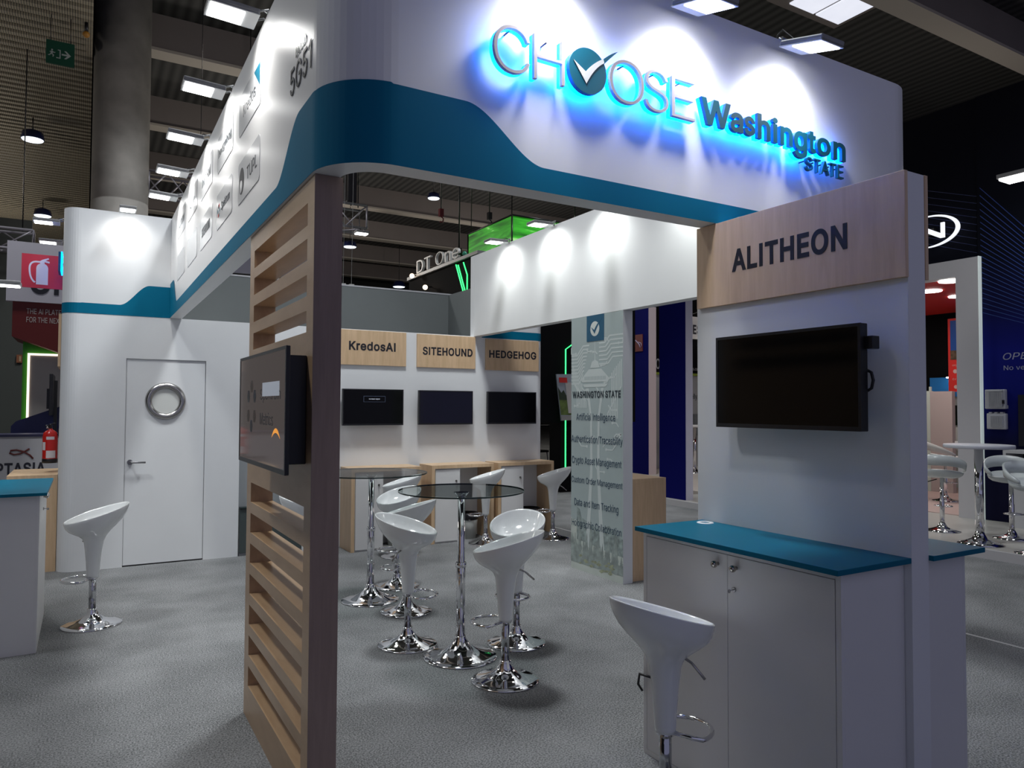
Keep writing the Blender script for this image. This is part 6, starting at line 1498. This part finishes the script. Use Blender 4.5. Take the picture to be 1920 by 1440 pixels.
# table and stools on that stand
t = thing('bar_table', 'round white bar table on a chrome pole at right, beyond the partition', 'table', (8.75, 4.5, 0.1))
build('top', B().lathe([(0.345, 1.165), (0.35, 1.17), (0.35, 1.198), (0.345, 1.205)], 8.75, 4.5, 48), mat('table_cool_white', (0.60, 0.61, 0.66), 0.35), t)
build('pole', B().lathe([(0.045, 0.11), (0.045, 1.165)], 8.75, 4.5, 20), CHROME, t)
build('base', B().lathe([(0.23, 0.086), (0.235, 0.093), (0.15, 0.115), (0.08, 0.15), (0.05, 0.20), (0.047, 0.22)], 8.75, 4.5, 40), CHROME, t)
def curve_stool_proto(m_seat):
    t = thing('lounge_stool', 'x', 'stool', (0, 0, 0), group='white curved back lounge stools on the right stand')
    n = 40
    vs = []; 
    spec = [(0.0, 0.655), (0.12, 0.655), (0.19, 0.672), (0.225, 0.70), (0.235, 0.725), (0.225, 0.735), (0.19, 0.715), (0.12, 0.70), (0.0, 0.697)]
    b = B()
    for r, z in spec:
        for i in range(n):
            a = 2*PI*i/n
            f = 0.05*max(0, math.cos(a))*(r/0.235)**2      # rises to the back (+x)
            vs.append((r*math.cos(a)*1.0, r*math.sin(a)*1.02, z+f))
    m = len(spec)
    b.add(vs, [(k*n+i, k*n+(i+1) % n, (k+1)*n+(i+1) % n, (k+1)*n+i) for k in range(m-1) for i in range(n)], True)
    build('seat', b, m_seat, t, local=True)
    # wrap-around back band with an open slot beneath it
    vs = []; q = 30
    for i in range(q+1):
        a = -2.0+4.0*i/q
        s_ = max(0.0, math.cos(a*0.72))
        zc = 0.735+0.16*s_
        hgt = 0.012+0.055*s_
        R = 0.235+0.028*s_
        for rr_, zz in ((R-0.010, zc-hgt), (R+0.012, zc-hgt), (R+0.022, zc+hgt), (R, zc+hgt)):
            vs.append((rr_*math.cos(a), rr_*math.sin(a)*1.02, zz))
    fs = [(4*i+k, 4*i+(k+1) % 4, 4*i+4+(k+1) % 4, 4*i+4+k) for i in range(q) for k in range(4)]+[(3, 2, 1, 0), (4*q, 4*q+1, 4*q+2, 4*q+3)]
    build('backrest', B().add(vs, fs, True), m_seat, t, local=True)
    build('pole', B().lathe([(0.028, 0.03), (0.028, 0.40), (0.022, 0.41), (0.022, 0.655)], 0, 0, 18), CHROME, t, local=True)
    build('base', B().lathe([(0.20, 0.0), (0.203, 0.006), (0.12, 0.024), (0.06, 0.05), (0.036, 0.09), (0.033, 0.10)], 0, 0, 40), CHROME, t, local=True)
    build('footrest', B().tube([(-0.02, 0.03, 0.30), (-0.07, 0.10, 0.30)]+[(-0.08-0.10*math.sin(PI*k/12), 0.10*math.cos(PI*k/12), 0.30) for k in range(13)]+[(-0.02, -0.03, 0.30)], 0.008, 8), CHROME, t, local=True)
    build('gas_lever', B().tube([(0.02, -0.05, 0.64), (0.03, -0.16, 0.60)], 0.006, 6), BLACK, t, local=True)
    return t
GW2 = mat('cool_white_shell', (0.58, 0.62, 0.62), 0.25)
cp0 = curve_stool_proto(GW2)
cs = [((9.284, 5.218), 200, 'white curved back stool left of the round white table, beyond the partition'),
      ((9.45, 4.50), 40, 'white curved back stool behind the round white table, base right of its pole'),
      ((8.66, 3.90), 60, 'white curved back stool at the right picture edge, nearest the platform edge'),
      ((12.3, 6.85), 130, 'pinkish white curved back stool inside the lit doorway, left one'),
      ((13.0, 6.75), 100, 'pinkish white curved back stool inside the lit doorway, partly behind the post')]
for i, ((x, y), dg, lb_) in enumerate(cs):
    o = cp0 if i == 0 else copy_tree(cp0)
    o.location = (x, y, 0.096 if x > 10.8 else 0.086)
    o.rotation_euler = (0, 0, math.radians(dg))
    o['label'] = lb_

# room behind the portal
t = thing('exhibition_stand', 'red ceilinged booth with round lamps inside the white doorway at right', 'stand', (13, 7.4, 0))
build('red_ceiling', B().box(10.86, 14.6, 5.5, 9.4, 3.49, 3.54), RED, t)
build('roof', B().box(10.86, 14.6, 5.5, 9.4, 3.54, 3.6), PB, t)  # added dark cover, stops red light bouncing up onto the beams
for x, y in ((10.95, 5.98), (11.61, 6.66), (12.55, 6.72), (12.9, 7.9)):
    build('round_lamp', B().lathe([(0.16, 3.475), (0.165, 3.489)], x, y, 24), LENS, t)
build('black_wall', B().box(14.6, 14.7, 5.0, 9.4, 0.096, 3.6), PB, t)
build('white_wall', B().box(14.48, 14.6, 5.5, 7.95, 0.096, 1.9), mat('booth_white', (0.45, 0.47, 0.45), 0.5), t)
build('wall_lettering', text_b('Now', (14.479, 7.78, 1.79), NY, UZ, 0.24, 0.07, 0.003), INK, t)
build('wall_lettering', text_b('NOise', (14.479, 7.78, 1.71), NY, UZ, 0.30, 0.07, 0.003), INK, t)
build('wall_screen', B().box(14.44, 14.479, 6.6, 7.90, 1.30, 1.68), SCREEN, t)
build('shelf', B().box(14.1, 14.479, 5.8, 7.85, 0.86, 0.90), mat('booth_pink', (0.50, 0.40, 0.37), 0.5), t)
light('booth_light', 'AREA', (12.2, 7.0, 3.44), (12.2, 7.0, 0), 38, (1.0, 0.86, 0.80), shape='DISK', size=1.2)
t = thing('poster', 'red framed poster of a lattice building under a blue sky inside the doorway at right', 'poster', (13.95, 7.3, 1.93))
build('frame', B().box(13.98, 14.0, 6.75, 7.705, 1.93, 3.30), RED, t)
build('picture_sky', B().box(13.975, 13.98, 6.80, 7.66, 2.60, 3.26), mat('poster_blue', (0.01, 0.06, 0.26), 0.4), t)
build('picture_building', B().box(13.97, 13.975, 6.85, 7.52, 2.72, 2.98), mat('poster_lattice', (0.30, 0.12, 0.05), 0.5, noise=0.8, nscale=30), t)
build('picture_ground', B().box(13.97, 13.975, 6.80, 7.66, 2.53, 2.70), mat('poster_ground', (0.08, 0.05, 0.03), 0.5, noise=0.7, nscale=16), t)
PK = mat('poster_pale', (0.50, 0.36, 0.34), 0.5)
build('lettering', text_b('organiser', (13.979, 7.63, 2.40), NY, UZ, 0.26, 0.045, 0.002), PK, t)
build('lettering', text_b('Co organiser', (13.979, 7.63, 2.14), NY, UZ, 0.30, 0.045, 0.002), PK, t)
for k in range(2):
    build('emblem', B().tube([(13.979, 7.58-0.09*k, 2.31), (13.976, 7.58-0.09*k, 2.31)], 0.038, 16), PK, t)
build('emblem', B().tube([(13.979, 7.57, 2.02), (13.976, 7.57, 2.02)], 0.035, 16), PK, t)
build('support', B().box(14.0, 14.6, 7.1, 7.15, 2.5, 2.6), BLACK, t)
t = thing('partition_panel', 'low pinkish grey partition inside the lit doorway at right', 'partition', (13.6, 7.6, 0.1))
build('board', B().box(13.5, 13.6, 7.385, 7.78, 0.096, 1.93), mat('partition_pink', (0.42, 0.36, 0.35), 0.5), t)
build('edge', B().box(13.49, 13.61, 7.78, 7.85, 0.096, 1.94), mat('partition_edge', (0.48, 0.55, 0.50), 0.5), t)
build('finial', B().box(13.52, 13.56, 7.78, 7.81, 1.94, 2.02), mat('partition_edge', (0, 0, 0)), t)
t = thing('wall_panel', 'small blue lit panel behind the low partition inside the doorway', 'panel', (14.3, 7.9, 1.9))
build('board', B().box(14.40, 14.47, 7.62, 8.3, 1.85, 2.22), mat('panel_blue', (0.01, 0.16, 0.45), 0.5), t)
build('lamp', B().box(14.22, 14.32, 7.72, 7.88, 2.20, 2.22), LENS, t)
build('lamp_arm', B().tube([(14.3, 7.8, 2.215), (14.45, 7.8, 2.21)], 0.01, 6), BLACK, t)
